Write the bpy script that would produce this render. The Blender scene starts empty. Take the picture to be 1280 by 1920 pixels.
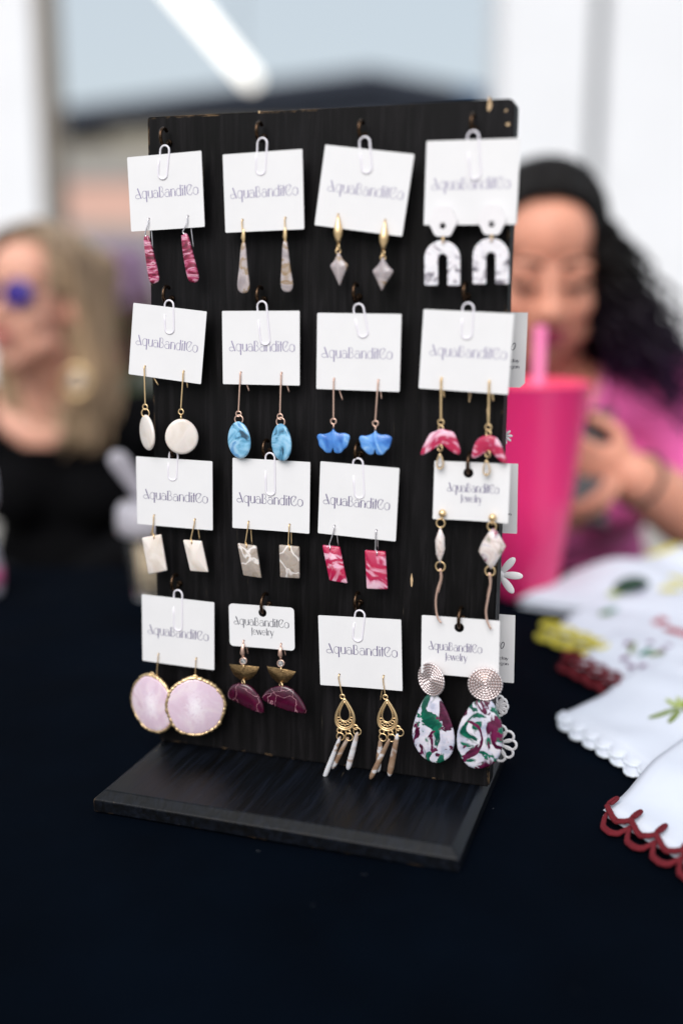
import bpy, bmesh, math, random
from mathutils import Vector, Matrix, Quaternion
random.seed(7)
D = bpy.data
SC = bpy.context.scene
COL = SC.collection
rad = math.radians

# ------------------------------------------------------------------ camera, sky, sun, exposure
CAM = Vector((0.22367, -0.63685, 0.32514))
PITCH, YAW, ROLL, FPX = 0.20181, -0.31303, 0.00355, 2007.6
FWD = Vector((math.sin(YAW) * math.cos(PITCH), math.cos(YAW) * math.cos(PITCH), -math.sin(PITCH)))
_r = FWD.cross(Vector((0, 0, 1))).normalized()
_u = _r.cross(FWD)
RIGHT = math.cos(ROLL) * _r + math.sin(ROLL) * _u
UP = -math.sin(ROLL) * _r + math.cos(ROLL) * _u
HF = Vector((FWD.x, FWD.y, 0)).normalized()      # horizontal axis away from the camera
HR = Vector((HF.y, -HF.x, 0))                    # horizontal axis to the right
cd = D.cameras.new('camera')
cd.sensor_fit = 'VERTICAL'
cd.sensor_height = 36
cd.sensor_width = 24
cd.lens = FPX / 1920 * 36
cd.clip_start, cd.clip_end = 0.02, 3000
cam = D.objects.new('camera', cd)
m = Matrix((RIGHT, UP, -FWD)).transposed().to_4x4()
m.translation = CAM
cam.matrix_world = m
COL.objects.link(cam)
SC.camera = cam
cd.dof.use_dof = True
cd.dof.focus_distance = 0.690
cd.dof.aperture_fstop = cd.lens / 26.0
cd.dof.aperture_blades = 0

SUN_EL = rad(44)
sd = (-HR * 0.33 - HF * 0.94).normalized()       # where the sun stands: behind the camera, to the left
SUN = sd * math.cos(SUN_EL) + Vector((0, 0, math.sin(SUN_EL)))
w = D.worlds.new('World')
SC.world = w
w.use_nodes = True
wt = w.node_tree
sky = wt.nodes.new('ShaderNodeTexSky')
sky.sky_type = 'NISHITA'
sky.sun_disc = False
sky.sun_elevation = SUN_EL
sky.sun_rotation = math.atan2(SUN.x, SUN.y)
sky.air_density, sky.dust_density, sky.ozone_density = 1.0, 4.0, 1.0
bg = wt.nodes['Background']
haze_mix = wt.nodes.new('ShaderNodeMix')          # thin even cloud over the whole sky
haze_mix.data_type = 'RGBA'
haze_mix.inputs[0].default_value = 0.8
haze_mix.inputs[7].default_value = (3.55, 3.92, 4.12, 1)
wt.links.new(sky.outputs[0], haze_mix.inputs[6])
wt.links.new(haze_mix.outputs[2], bg.inputs[0])
bg.inputs[1].default_value = 0.15
sl = D.lights.new('sun', 'SUN')
sl.energy = 2.45
sl.angle = rad(48)
sl.color = (1.0, 0.978, 0.965)
so = D.objects.new('sun', sl)
so.rotation_mode = 'QUATERNION'
so.rotation_quaternion = (-SUN).to_track_quat('-Z', 'Y')
so.location = (0, 0, 30)
COL.objects.link(so)
SC.view_settings.view_transform = 'Standard'
SC.view_settings.look = 'None'
SC.view_settings.gamma = 1
SC.view_settings.exposure = 0.3
SC.render.engine = 'CYCLES'
SC.cycles.use_denoising = True
SC.cycles.max_bounces = 8
SC.cycles.transparent_max_bounces = 12

# ------------------------------------------------------------------ places in the photograph -> points of the place
LEAN, BT = 0.02564, 0.01408
EX = Vector((1, 0, 0))
EZ = Vector((0, math.sin(LEAN), math.cos(LEAN)))
EF = Vector((0, -math.cos(LEAN), math.sin(LEAN)))     # out of the board's front
BO = Vector((0, 0, BT))


def V(x, h, off=0.0):
    """point of the display board: x across, h up from its foot, off in front of its face"""
    return BO + EX * x + EZ * h + EF * off


def ray(px, py):
    return FWD + (px - 640) / FPX * RIGHT - (py - 960) / FPX * UP


def BP(px, py, off):
    """point in front of the board (off metres) seen at px, py"""
    d = ray(px, py)
    q = BO + EF * off
    s = (q - CAM).dot(EF) / d.dot(EF)
    return CAM + d * s


def TP(px, py, z=0.0):
    """point at height z above the table top"""
    d = ray(px, py)
    return CAM + d * ((z - CAM.z) / d.z)


def K(px, py, f):
    """point f metres away (level distance) from the camera"""
    d = ray(px, py)
    return CAM + d * (f / d.dot(HF))


def Q(r, f, z):
    """right, away, height above the table top"""
    return Vector((CAM.x, CAM.y, 0)) + HR * r + HF * f + Vector((0, 0, z))


GZ = -0.75


# ------------------------------------------------------------------ materials
def lin(c):
    if isinstance(c, str):
        c = tuple(int(c[i:i + 2], 16) / 255 for i in (0, 2, 4))
    return tuple(v / 12.92 if v <= 0.04045 else ((v + 0.055) / 1.055) ** 2.4 for v in c[:3]) + (1,)


def base_mat(name, col=None, rough=0.5, metal=0.0, spec=0.5, coat=0.0, trans=0.0, ior=1.45, sss=0.0, sheen=0.0):
    mt = D.materials.new(name)
    mt.use_nodes = True
    b = mt.node_tree.nodes['Principled BSDF']
    if col is not None:
        b.inputs['Base Color'].default_value = lin(col)
    b.inputs['Roughness'].default_value = rough
    b.inputs['Metallic'].default_value = metal
    b.inputs['Specular IOR Level'].default_value = spec
    b.inputs['Coat Weight'].default_value = coat
    b.inputs['Coat Roughness'].default_value = 0.12
    b.inputs['Transmission Weight'].default_value = trans
    b.inputs['IOR'].default_value = ior
    b.inputs['Subsurface Weight'].default_value = sss
    b.inputs['Subsurface Radius'].default_value = (1, 0.4, 0.25)
    b.inputs['Subsurface Scale'].default_value = 0.006
    b.inputs['Sheen Weight'].default_value = sheen
    return mt, mt.node_tree, b


def coords(nt, scale, rot=(0, 0, 0), rand=True):
    n = nt.nodes
    tc = n.new('ShaderNodeTexCoord')
    mp = n.new('ShaderNodeMapping')
    mp.inputs['Scale'].default_value = scale if isinstance(scale, tuple) else (scale,) * 3
    mp.inputs['Rotation'].default_value = rot
    nt.links.new(tc.outputs['Object'], mp.inputs['Vector'])
    if rand:
        oi = n.new('ShaderNodeObjectInfo')
        mu = n.new('ShaderNodeVectorMath')
        mu.operation = 'MULTIPLY'
        cb = n.new('ShaderNodeCombineXYZ')
        for i in range(3):
            nt.links.new(oi.outputs['Random'], cb.inputs[i])
        nt.links.new(cb.outputs[0], mu.inputs[0])
        mu.inputs[1].default_value = (37.0, 61.0, 23.0)
        nt.links.new(mu.outputs[0], mp.inputs['Location'])
    return mp.outputs[0]


def noise(nt, vec, scale=1.0, detail=4.0, rough=0.55, dist=0.0):
    t = nt.nodes.new('ShaderNodeTexNoise')
    t.inputs['Scale'].default_value = scale
    t.inputs['Detail'].default_value = detail
    t.inputs['Roughness'].default_value = rough
    t.inputs['Distortion'].default_value = dist
    nt.links.new(vec, t.inputs['Vector'])
    return t.outputs[0]


def ramp(nt, fac, stops, interp='LINEAR'):
    r = nt.nodes.new('ShaderNodeValToRGB')
    cr = r.color_ramp
    cr.interpolation = interp
    while len(cr.elements) < len(stops):
        cr.elements.new(0.5)
    for e, (p, c) in zip(cr.elements, stops):
        e.position = p
        e.color = lin(c)
    nt.links.new(fac, r.inputs[0])
    return r.outputs[0]


def bump(nt, b, h, strength=0.3, dist=0.001):
    n = nt.nodes.new('ShaderNodeBump')
    n.inputs['Strength'].default_value = strength
    n.inputs['Distance'].default_value = dist
    nt.links.new(h, n.inputs['Height'])
    nt.links.new(n.outputs[0], b.inputs['Normal'])


def mixc(nt, fac, a, c):
    x = nt.nodes.new('ShaderNodeMix')
    x.data_type = 'RGBA'
    if isinstance(fac, float):
        x.inputs[0].default_value = fac
    else:
        nt.links.new(fac, x.inputs[0])
    for v, i in ((a, 6), (c, 7)):
        if isinstance(v, (str, tuple)):
            x.inputs[i].default_value = lin(v)
        else:
            nt.links.new(v, x.inputs[i])
    return x.outputs[2]


def plain(name, col, rough=0.5, var=0.0, vscale=20.0, bstr=0.0, bscale=200.0, bdist=0.0005, **k):
    mt, nt, b = base_mat(name, col, rough, **k)
    if var or bstr:
        vec = coords(nt, 1.0)
        if var:
            c = lin(col)
            f = noise(nt, vec, vscale, 5)
            lo = tuple(max(0, v * (1 - var)) for v in c[:3])
            hi = tuple(min(1, v * (1 + var)) for v in c[:3])
            r = nt.nodes.new('ShaderNodeValToRGB')
            r.color_ramp.elements[0].position, r.color_ramp.elements[1].position = 0.3, 0.7
            r.color_ramp.elements[0].color, r.color_ramp.elements[1].color = lo + (1,), hi + (1,)
            nt.links.new(f, r.inputs[0])
            nt.links.new(r.outputs[0], b.inputs['Base Color'])
        if bstr:
            bump(nt, b, noise(nt, vec, bscale, 4), bstr, bdist)
    return mt


def marble(name, stops, scale, dist=1.5, detail=4.0, rot=(0, 0, 0), rough=0.3, coat=0.5, interp='LINEAR', veins=None, sss=0.15, bstr=0.0, spec=0.5):
    mt, nt, b = base_mat(name, None, rough, coat=coat, sss=sss, spec=spec)
    b.inputs['Subsurface Scale'].default_value = 0.0015
    vec = coords(nt, scale, rot)
    f = noise(nt, vec, 1.0, detail, 0.5, dist)
    c = ramp(nt, f, stops, interp)
    if veins:
        vcol, vs, lo, hi = veins
        vo = nt.nodes.new('ShaderNodeTexVoronoi')
        vo.feature = 'DISTANCE_TO_EDGE'
        vo.inputs['Scale'].default_value = 1.0
        v2 = coords(nt, vs)
        nz = nt.nodes.new('ShaderNodeTexNoise')
        nz.inputs['Scale'].default_value = 1.2
        nt.links.new(v2, nz.inputs['Vector'])
        ad = nt.nodes.new('ShaderNodeVectorMath')
        ad.operation = 'ADD'
        nt.links.new(v2, ad.inputs[0])
        nt.links.new(nz.outputs[1], ad.inputs[1])
        nt.links.new(ad.outputs[0], vo.inputs['Vector'])
        rr = ramp(nt, vo.outputs['Distance'], [(lo, (1, 1, 1)), (hi, (0, 0, 0))])
        c = mixc(nt, rr, c, vcol)
    nt.links.new(c, b.inputs['Base Color'])
    if bstr:
        bump(nt, b, f, bstr, 0.0004)
    return mt


def worn_black(name, along, tint='1c1c21', hi='36363d', rough=0.5):
    """black painted wood: grain along one axis, wear on the edges"""
    mt, nt, b = base_mat(name, None, rough, spec=0.13 if along == 'z' else 0.24)
    sc = {'z': (230.0, 230.0, 14.0), 'y': (230.0, 14.0, 230.0)}[along]
    vec = coords(nt, sc, rand=False)
    g = noise(nt, vec, 1.0, 5, 0.6, 0.4)
    v2 = coords(nt, 14.0, rand=False)
    big = noise(nt, v2, 1.0, 4)
    c1 = ramp(nt, g, [(0.36, '040404'), (0.5, tint), (0.68, hi)])
    c2 = ramp(nt, big, [(0.35, '060505'), (0.7, '1a191c' if along == 'z' else '0a0e16')])
    c = mixc(nt, 0.4, c1, c2)
    # thin scratches along the grain
    sv = coords(nt, {'z': (420.0, 420.0, 22.0), 'y': (420.0, 22.0, 420.0)}[along], rand=False)
    s = ramp(nt, noise(nt, sv, 1.0, 2, 0.5, 1.0), [(0.74, (0, 0, 0)), (0.82, (1, 1, 1))])
    c = mixc(nt, s, c, '4a4338')
    # worn edges
    bv = nt.nodes.new('ShaderNodeBevel')
    bv.samples = 4
    bv.inputs[0].default_value = 0.0011
    ge = nt.nodes.new('ShaderNodeNewGeometry')
    dt = nt.nodes.new('ShaderNodeVectorMath')
    dt.operation = 'DOT_PRODUCT'
    nt.links.new(bv.outputs[0], dt.inputs[0])
    nt.links.new(ge.outputs['Normal'], dt.inputs[1])
    ed = ramp(nt, dt.outputs['Value'], [(0.86, (1, 1, 1)), (0.97, (0, 0, 0))])
    wn = ramp(nt, noise(nt, coords(nt, 70.0, rand=False), 1.0, 5, 0.65), [(0.55, (0, 0, 0)), (0.65, (1, 1, 1))])
    mu = nt.nodes.new('ShaderNodeMath')
    mu.operation = 'MULTIPLY'
    nt.links.new(ed, mu.inputs[0])
    nt.links.new(wn, mu.inputs[1])
    c = mixc(nt, mu.outputs[0], c, '8a6f52')
    nt.links.new(c, b.inputs['Base Color'])
    bump(nt, b, g, 0.6 if along == 'z' else 0.4, 0.0006)
    mrr = nt.nodes.new('ShaderNodeMapRange')
    mrr.inputs['To Min'].default_value, mrr.inputs['To Max'].default_value = (0.42, 0.66) if along == 'z' else (0.34, 0.52)
    nt.links.new(g, mrr.inputs['Value'])
    nt.links.new(mrr.outputs[0], b.inputs['Roughness'])
    return mt


MT = {}
MT['board'] = worn_black('black_painted_board', 'z', '0c0b0c', '1f1d1f')
MT['base'] = worn_black('black_painted_base', 'y', '06090f', '121722')
MT['bare'] = plain('bare_wood', 'b59a78', 0.7, 0.25, 300)
MT['hook'] = base_mat('black_bronze_hook', '4a382a', 0.2, metal=0.9)[0]
MT['card'] = plain('white_card', 'd9d8da', 0.55, 0.015, 60, 0.05, 900, 0.0002)
MT['ink'] = plain('purple_grey_ink', '675f80', 0.6)
MT['ink_pale'] = plain('pale_purple_ink', '8e87a4', 0.6)
MT['ink2'] = plain('dark_ink', '22243a', 0.6)
MT['clip'] = plain('white_coated_wire', 'dedae2', 0.35)
MT['gold'] = base_mat('gold_wire', 'f0cf9e', 0.32, metal=0.8)[0]
MT['rose'] = base_mat('rose_gold_wire', 'efc8b6', 0.3, metal=0.75)[0]
MT['silver'] = base_mat('silver_wire', 'e4e0e6', 0.3, metal=1.0)[0]
mt, nt, b = base_mat('brushed_brass', None, 0.32, metal=1.0)
g = noise(nt, coords(nt, (500.0, 500.0, 4500.0)), 1.0, 3)
nt.links.new(ramp(nt, g, [(0.3, '5a4630'), (0.7, 'b3946a')]), b.inputs['Base Color'])
bump(nt, b, g, 0.5, 0.0003)
MT['brass'] = mt
MT['paleros'] = base_mat('pale_rose_metal', 'ded2d2', 0.3, metal=0.8)[0]
MT['raspberry'] = marble('raspberry_marble_clay', [(0.36, '5c0c28'), (0.47, '8a1a40'), (0.53, 'b8587c'), (0.59, 'd0a2b4'), (0.66, '7c1434')], (60.0, 60.0, 150.0), 2.2, 3, (0, 0.6, 0))
MT['raspberry2'] = marble('raspberry_swirl_clay', [(0.36, 'e3bccb'), (0.45, 'd79bb2'), (0.5, 'ad2450'), (0.62, 'b01a46'), (0.72, 'e0aac0')], (42.0, 42.0, 52.0), 2.6, 3, (0, 0.5, 0))
MT['opal'] = marble('grey_lilac_gold_flake_clay', [(0.3, '8d8488'), (0.46, 'a2989a'), (0.54, 'b2a7a8'), (0.6, '8f7656'), (0.67, 'aca09f')], (50.0, 50.0, 60.0), 1.8, 5, rough=0.25, bstr=0.2)
MT['arch'] = marble('white_black_marble_clay', [(0.30, '3a3440'), (0.38, '8d8791'), (0.46, 'd9d6dc'), (0.62, 'e4e1e6'), (0.70, '8f8894')], (62.0, 62.0, 75.0), 2.5, 5)
MT['whiteclay'] = plain('white_clay', 'dcd9dc', 0.4, 0.02, 90)
MT['pearl'] = marble('cream_pearl_clay', [(0.3, 'd3c9c4'), (0.5, 'dfd6d0'), (0.7, 'cfc2b6')], (50.0, 50.0, 34.0), 1.5, 4, rough=0.28, bstr=0.25)
MT['taupe'] = marble('taupe_crackle_clay', [(0.3, '958a84'), (0.5, 'a3978e'), (0.7, '8f8070')], 120.0, 1.5, 4, veins=('d6cfcc', 75.0, 0.015, 0.06))
MT['blue'] = marble('blue_marble_clay', [(0.36, '2c4a5e'), (0.42, '5a95b8'), (0.5, '7fb6d6'), (0.6, '9cc6e2'), (0.7, '5c93c4')], (62.0, 62.0, 66.0), 2.2, 4)
MT['azure'] = marble('azure_clay', [(0.3, '2f66b4'), (0.5, '4f8ad2'), (0.62, '6fa4e0'), (0.72, 'a9cbee')], (80.0, 80.0, 55.0), 2.0, 4, bstr=0.3)
MT['maroon'] = marble('maroon_veined_clay', [(0.3, '2c0718'), (0.55, '420a26'), (0.8, '551031')], 90.0, 1.0, 3, rough=0.2, coat=0.8, veins=('c58f9c', 75.0, 0.002, 0.009))
mt, nt, b = base_mat('pale_pink_agate_with_crystal_heart', None, 0.32, coat=0.3, sss=0.1)
b.inputs['Subsurface Scale'].default_value = 0.0015
c = ramp(nt, noise(nt, coords(nt, (60.0, 60.0, 50.0)), 1.0, 5, 0.55, 1.2), [(0.3, 'cdb4c4'), (0.5, 'd3bccc'), (0.62, 'dccbd4'), (0.72, 'c9aebf')])
ln = nt.nodes.new('ShaderNodeVectorMath')
ln.operation = 'LENGTH'
nt.links.new(coords(nt, (105.0, 105.0, 62.0), rand=False), ln.inputs[0])
cn = noise(nt, coords(nt, (330.0, 330.0, 260.0)), 1.0, 6, 0.65, 1.0)
ad = nt.nodes.new('ShaderNodeMath')
ad.operation = 'MULTIPLY_ADD'
nt.links.new(cn, ad.inputs[0])
ad.inputs[1].default_value = 2.6
nt.links.new(ln.outputs['Value'], ad.inputs[2])
fm = nt.nodes.new('ShaderNodeMapRange')
fm.inputs['From Min'].default_value, fm.inputs['From Max'].default_value = 2.15, 1.55
nt.links.new(ad.outputs[0], fm.inputs['Value'])
c = mixc(nt, fm.outputs[0], c, ramp(nt, cn, [(0.35, 'd8c2d2'), (0.55, 'f2edf2')]))
nt.links.new(c, b.inputs['Base Color'])
bump(nt, b, cn, 0.25, 0.0004)
MT['agate'] = mt
MT['stick'] = marble('white_brown_stick_clay', [(0.40, 'c6c5ca'), (0.50, 'bdbabd'), (0.55, '8f7763'), (0.64, '7d6350'), (0.70, 'bab4b3')], (28.0, 28.0, 60.0), 1.0, 2, rough=0.3)
mt, nt, b = base_mat('white_green_maroon_clay', None, 0.25, coat=0.7, sss=0.1)
b.inputs['Subsurface Scale'].default_value = 0.0015
vec = coords(nt, (40.0, 40.0, 46.0), (0.0, 0.5, 0.0))
n1 = noise(nt, vec, 1.0, 3, 0.5, 2.0)
n2 = noise(nt, coords(nt, (46.0, 46.0, 38.0), (0.4, 0.9, 0.2)), 1.0, 3, 0.5, 2.4)
c = ramp(nt, noise(nt, vec, 2.2, 4), [(0.35, '9fa6bb'), (0.5, 'cbc8d6'), (0.7, 'dddae2')])
c = mixc(nt, ramp(nt, n1, [(0.505, (0, 0, 0)), (0.54, (1, 1, 1))]), c, ramp(nt, n2, [(0.4, '0a4a3c'), (0.6, '1a7a5e')]))
c = mixc(nt, ramp(nt, n2, [(0.515, (0, 0, 0)), (0.55, (1, 1, 1))]), c, ramp(nt, n1, [(0.4, '3f0c2a'), (0.6, '6c1c48')]))
nt.links.new(c, b.inputs['Base Color'])
MT['garden'] = mt
MT['glitter'] = marble('opal_glitter_stone', [(0.3, '8a8a72'), (0.4, 'c9b9b6'), (0.5, 'ddd3cf'), (0.62, 'c2b9c0'), (0.7, '8f3048')], 75.0, 2.0, 4, rough=0.12, coat=0.9)
MT['crystal'] = base_mat('clear_crystal', 'f4f2f2', 0.03, trans=0.85, ior=1.6)[0]
MT['cloth'] = plain('black_tablecloth', '02060e', 0.95, 0.3, 9, 0.35, 1400, 0.0004, spec=0.03)
MT['tabletop'] = plain('grey_plastic_table', '8a8a86', 0.5)
MT['metal'] = plain('grey_metal', '6a6c70', 0.4, metal=0.8)
MT['linen'] = plain('white_linen', 'cbd0dc', 0.85, 0.03, 30, 0.35, 1500, 0.0004)
MT['redyarn'] = plain('red_crochet_yarn', '640416', 0.8, 0.35, 900, 0.8, 1200, 0.001)
MT['yellowyarn'] = plain('yellow_crochet_yarn', 'cfc24a', 0.8, 0.3, 900, 0.8, 1200, 0.001)
MT['whiteyarn'] = plain('white_crochet_yarn', 'dde4ee', 0.8, 0.1, 900, 0.8, 1200, 0.001)
for k, c in {'tgreen': '6f7f3a', 'tdark': '1f3d2e', 'tyellow': 'd6cc62', 'tpurple': '6a3a66', 'tred': 'a3192c', 'tlime': '9fae4c', 'tlav': '9a86b0', 'tteal': '2f7a66'}.items():
    MT[k] = plain('embroidery_thread_' + k[1:], c, 0.6, 0.2, 900, 0.6, 1500, 0.0005)


# ------------------------------------------------------------------ mesh helpers (world coordinates; children are set off from their thing)
class MB:
    def __init__(s):
        s.v, s.f, s.sm = [], [], []

    def add(s, vs, fs, smooth=True):
        o = len(s.v)
        s.v += [Vector(a) for a in vs]
        s.f += [tuple(o + i for i in f) for f in fs]
        s.sm += [smooth] * len(fs)
        return s

    def box(s, c, size, ax=None):
        ax = ax or (Vector((1, 0, 0)), Vector((0, 1, 0)), Vector((0, 0, 1)))
        c = Vector(c)
        vs = [c + ax[0] * (i * size[0] / 2) + ax[1] * (j * size[1] / 2) + ax[2] * (k * size[2] / 2) for k in (-1, 1) for j in (-1, 1) for i in (-1, 1)]
        return s.add(vs, [(0, 2, 3, 1), (4, 5, 7, 6), (0, 1, 5, 4), (2, 6, 7, 3), (0, 4, 6, 2), (1, 3, 7, 5)], False)

    def tube(s, pts, r, n=8, closed=False, flat=1.0, updir=None):
        pts = [Vector(p) for p in pts]
        m_ = len(pts)
        rr = r if isinstance(r, (list, tuple)) else [r] * m_
        t0 = (pts[1] - pts[0]).normalized()
        a = updir or (Vector((0, 0, 1)) if abs(t0.z) < 0.9 else Vector((1, 0, 0)))
        a = (a - t0 * a.dot(t0)).normalized()
        vs = []
        tp = t0
        for i, p in enumerate(pts):
            if closed:
                t = (pts[(i + 1) % m_] - pts[i - 1])
            else:
                t = pts[min(i + 1, m_ - 1)] - pts[max(i - 1, 0)]
            t = t.normalized() if t.length > 1e-9 else tp
            q = tp.rotation_difference(t)
            a = q @ a
            a = (a - t * a.dot(t)).normalized()
            tp = t
            b_ = t.cross(a)
            for k in range(n):
                an = 2 * math.pi * k / n
                vs.append(p + (a * math.cos(an) + b_ * math.sin(an) * flat) * rr[i])
        fs = []
        for i in range(m_ if closed else m_ - 1):
            j = (i + 1) % m_
            for k in range(n):
                l = (k + 1) % n
                fs.append((i * n + k, i * n + l, j * n + l, j * n + k))
        if not closed:
            fs.append(tuple(range(n))[::-1])
            fs.append(tuple((m_ - 1) * n + k for k in range(n)))
        return s.add(vs, fs)

    def ell(s, c, r, ax=None, nu=16, nv=10):
        c = Vector(c)
        r = r if isinstance(r, (list, tuple)) else (r, r, r)
        ax = ax or (Vector((1, 0, 0)), Vector((0, 1, 0)), Vector((0, 0, 1)))
        vs = [c + ax[2] * r[2]]
        for j in range(1, nv):
            ph = math.pi * j / nv
            for i in range(nu):
                th = 2 * math.pi * i / nu
                vs.append(c + ax[0] * (r[0] * math.sin(ph) * math.cos(th)) + ax[1] * (r[1] * math.sin(ph) * math.sin(th)) + ax[2] * (r[2] * math.cos(ph)))
        vs.append(c - ax[2] * r[2])
        fs = []
        L = len(vs) - 1
        for i in range(nu):
            k = (i + 1) % nu
            fs.append((0, 1 + i, 1 + k))
            fs.append((L, L - nu + k, L - nu + i))
            for j in range(nv - 2):
                a = 1 + j * nu
                fs.append((a + i, a + nu + i, a + nu + k, a + k))
        return s.add(vs, fs)

    def lathe(s, c, prof, n=32, ax=None, cap=False):
        """prof: list of (radius, height)"""
        c = Vector(c)
        ax = ax or (Vector((1, 0, 0)), Vector((0, 1, 0)), Vector((0, 0, 1)))
        vs = []
        for r, h in prof:
            for k in range(n):
                a = 2 * math.pi * k / n
                vs.append(c + ax[0] * (r * math.cos(a)) + ax[1] * (r * math.sin(a)) + ax[2] * h)
        fs = []
        for i in range(len(prof) - 1):
            for k in range(n):
                l = (k + 1) % n
                fs.append((i * n + k, i * n + l, (i + 1) * n + l, (i + 1) * n + k))
        if cap:
            fs.append(tuple(range(n))[::-1])
            fs.append(tuple((len(prof) - 1) * n + k for k in range(n)))
        return s.add(vs, fs)

    def pebble(s, pts, nrm, th, inset=0.12, dome=0.35):
        """flat piece with the given outline, rounded edges and a faint dome; nrm points to the front"""
        pts = [Vector(p) for p in pts]
        c = sum(pts, Vector()) / len(pts)
        n = len(pts)
        rings = []
        for sc, z in ((1 - inset * 1.6, 0.5), (1 - inset * 0.5, 0.36), (1, 0.1), (1, -0.1), (1 - inset * 0.5, -0.36), (1 - inset * 1.6, -0.5)):
            rings.append([c + (p - c) * sc + nrm * (z * th) for p in pts])
        vs = [p for r_ in rings for p in r_]
        vs += [c + nrm * (th * (0.5 + dome * 0.3)), c - nrm * th * 0.5]
        fs = []
        for i in range(5):
            for k in range(n):
                l = (k + 1) % n
                fs.append((i * n + k, (i + 1) * n + k, (i + 1) * n + l, i * n + l))
        for k in range(n):
            l = (k + 1) % n
            fs.append((6 * n, k, l))
            fs.append((6 * n + 1, 5 * n + l, 5 * n + k))
        return s.add(vs, fs)

    def strip(s, pts, wd, nrm):
        """flat ribbon lying on a surface with normal nrm"""
        pts = [Vector(p) for p in pts]
        ww = wd if isinstance(wd, (list, tuple)) else [wd] * len(pts)
        vs = []
        for i, p in enumerate(pts):
            t = (pts[min(i + 1, len(pts) - 1)] - pts[max(i - 1, 0)]).normalized()
            side = t.cross(nrm)
            vs += [p - side * ww[i] / 2, p + side * ww[i] / 2]
        fs = [(2 * i, 2 * i + 1, 2 * i + 3, 2 * i + 2) for i in range(len(pts) - 1)]
        return s.add(vs, fs, False)


def mesh_obj(name, me, mat, parent=None):
    o = D.objects.new(name, me)
    COL.objects.link(o)
    if mat is not None:
        me.materials.clear()
        me.materials.append(MT[mat] if isinstance(mat, str) else mat)
    if parent is not None:
        o.parent = parent
    return o


def origin_of(p):
    o = Vector()
    while p is not None:
        o += p.location
        p = p.parent
    return o


def build(name, mb, mat, parent=None, loc=None):
    """one mesh object; its origin is its parent's, or loc"""
    off = origin_of(parent)
    if loc is not None:
        off = Vector(loc)
    me = D.meshes.new(name)
    me.from_pydata([tuple(v - off) for v in mb.v], [], mb.f)
    me.polygons.foreach_set('use_smooth', mb.sm)
    me.update()
    o = mesh_obj(name, me, mat, parent)
    if loc is not None:
        o.location = Vector(loc) - origin_of(parent)
    return o


def tag(o, label, cat, group=None, kind=None):
    if label:
        o['label'] = label
    if cat:
        o['category'] = cat
    if group:
        o['group'] = group
    if kind:
        o['kind'] = kind
    return o


def thing(name, loc, label, cat, group=None):
    o = D.objects.new(name, None)
    o.empty_display_size = 0.01
    COL.objects.link(o)
    o.location = Vector(loc)
    return tag(o, label, cat, group)


def bmesh_obj(name, bm, mat, parent=None, smooth=False, loc=None):
    off = origin_of(parent) if loc is None else Vector(loc)
    for v in bm.verts:
        v.co -= off
    me = D.meshes.new(name)
    bm.to_mesh(me)
    bm.free()
    me.polygons.foreach_set('use_smooth', [smooth] * len(me.polygons))
    o = mesh_obj(name, me, mat, parent)
    if loc is not None:
        o.location = Vector(loc) - origin_of(parent)
    return o


def plate(outer, holes, th, cuts=None):
    """flat plate with holes in a local x-z plane, front at y=0, back at y=+th -> bmesh"""
    bm = bmesh.new()
    edges = []
    for loop in [outer] + holes:
        vs = [bm.verts.new((p[0], 0, p[1])) for p in loop]
        for i in range(len(vs)):
            edges.append(bm.edges.new((vs[i], vs[(i + 1) % len(vs)])))
    bmesh.ops.triangle_fill(bm, use_beauty=True, use_dissolve=False, edges=edges)
    bmesh.ops.recalc_face_normals(bm, faces=bm.faces)
    if bm.faces and sum(f.normal.y for f in bm.faces) > 0:
        bmesh.ops.reverse_faces(bm, faces=bm.faces)
    if cuts:
        for x in cuts:
            bmesh.ops.bisect_plane(bm, geom=bm.verts[:] + bm.edges[:] + bm.faces[:], plane_co=(x, 0, 0), plane_no=(1, 0, 0))
    ext = bmesh.ops.extrude_face_region(bm, geom=bm.faces[:])
    for g_ in ext['geom']:
        if isinstance(g_, bmesh.types.BMVert):
            g_.co.y -= th
    # extruded copy is now the front; move everything so the front is y=0
    for v in bm.verts:
        v.co.y += th
    bmesh.ops.recalc_face_normals(bm, faces=bm.faces)
    return bm


def circ(cx, cz, r, n=14, rz=None):
    return [(cx + r * math.cos(2 * math.pi * k / n), cz + (rz or r) * math.sin(2 * math.pi * k / n)) for k in range(n)]


def smooth_loop(pts, n=4, closed=True):
    """Catmull-Rom through points (any dimension)"""
    pts = [Vector(p) for p in pts]
    out = []
    m_ = len(pts)
    for i in range(m_ if closed else m_ - 1):
        p0 = pts[(i - 1) % m_] if closed else pts[max(i - 1, 0)]
        p1, p2 = pts[i], pts[(i + 1) % m_]
        p3 = pts[(i + 2) % m_] if closed else pts[min(i + 2, m_ - 1)]
        for k in range(n):
            t = k / n
            out.append(0.5 * ((2 * p1) + (-p0 + p2) * t + (2 * p0 - 5 * p1 + 4 * p2 - p3) * t * t + (-p0 + 3 * p1 - 3 * p2 + p3) * t * t * t))
    if not closed:
        out.append(pts[-1])
    return out

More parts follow.
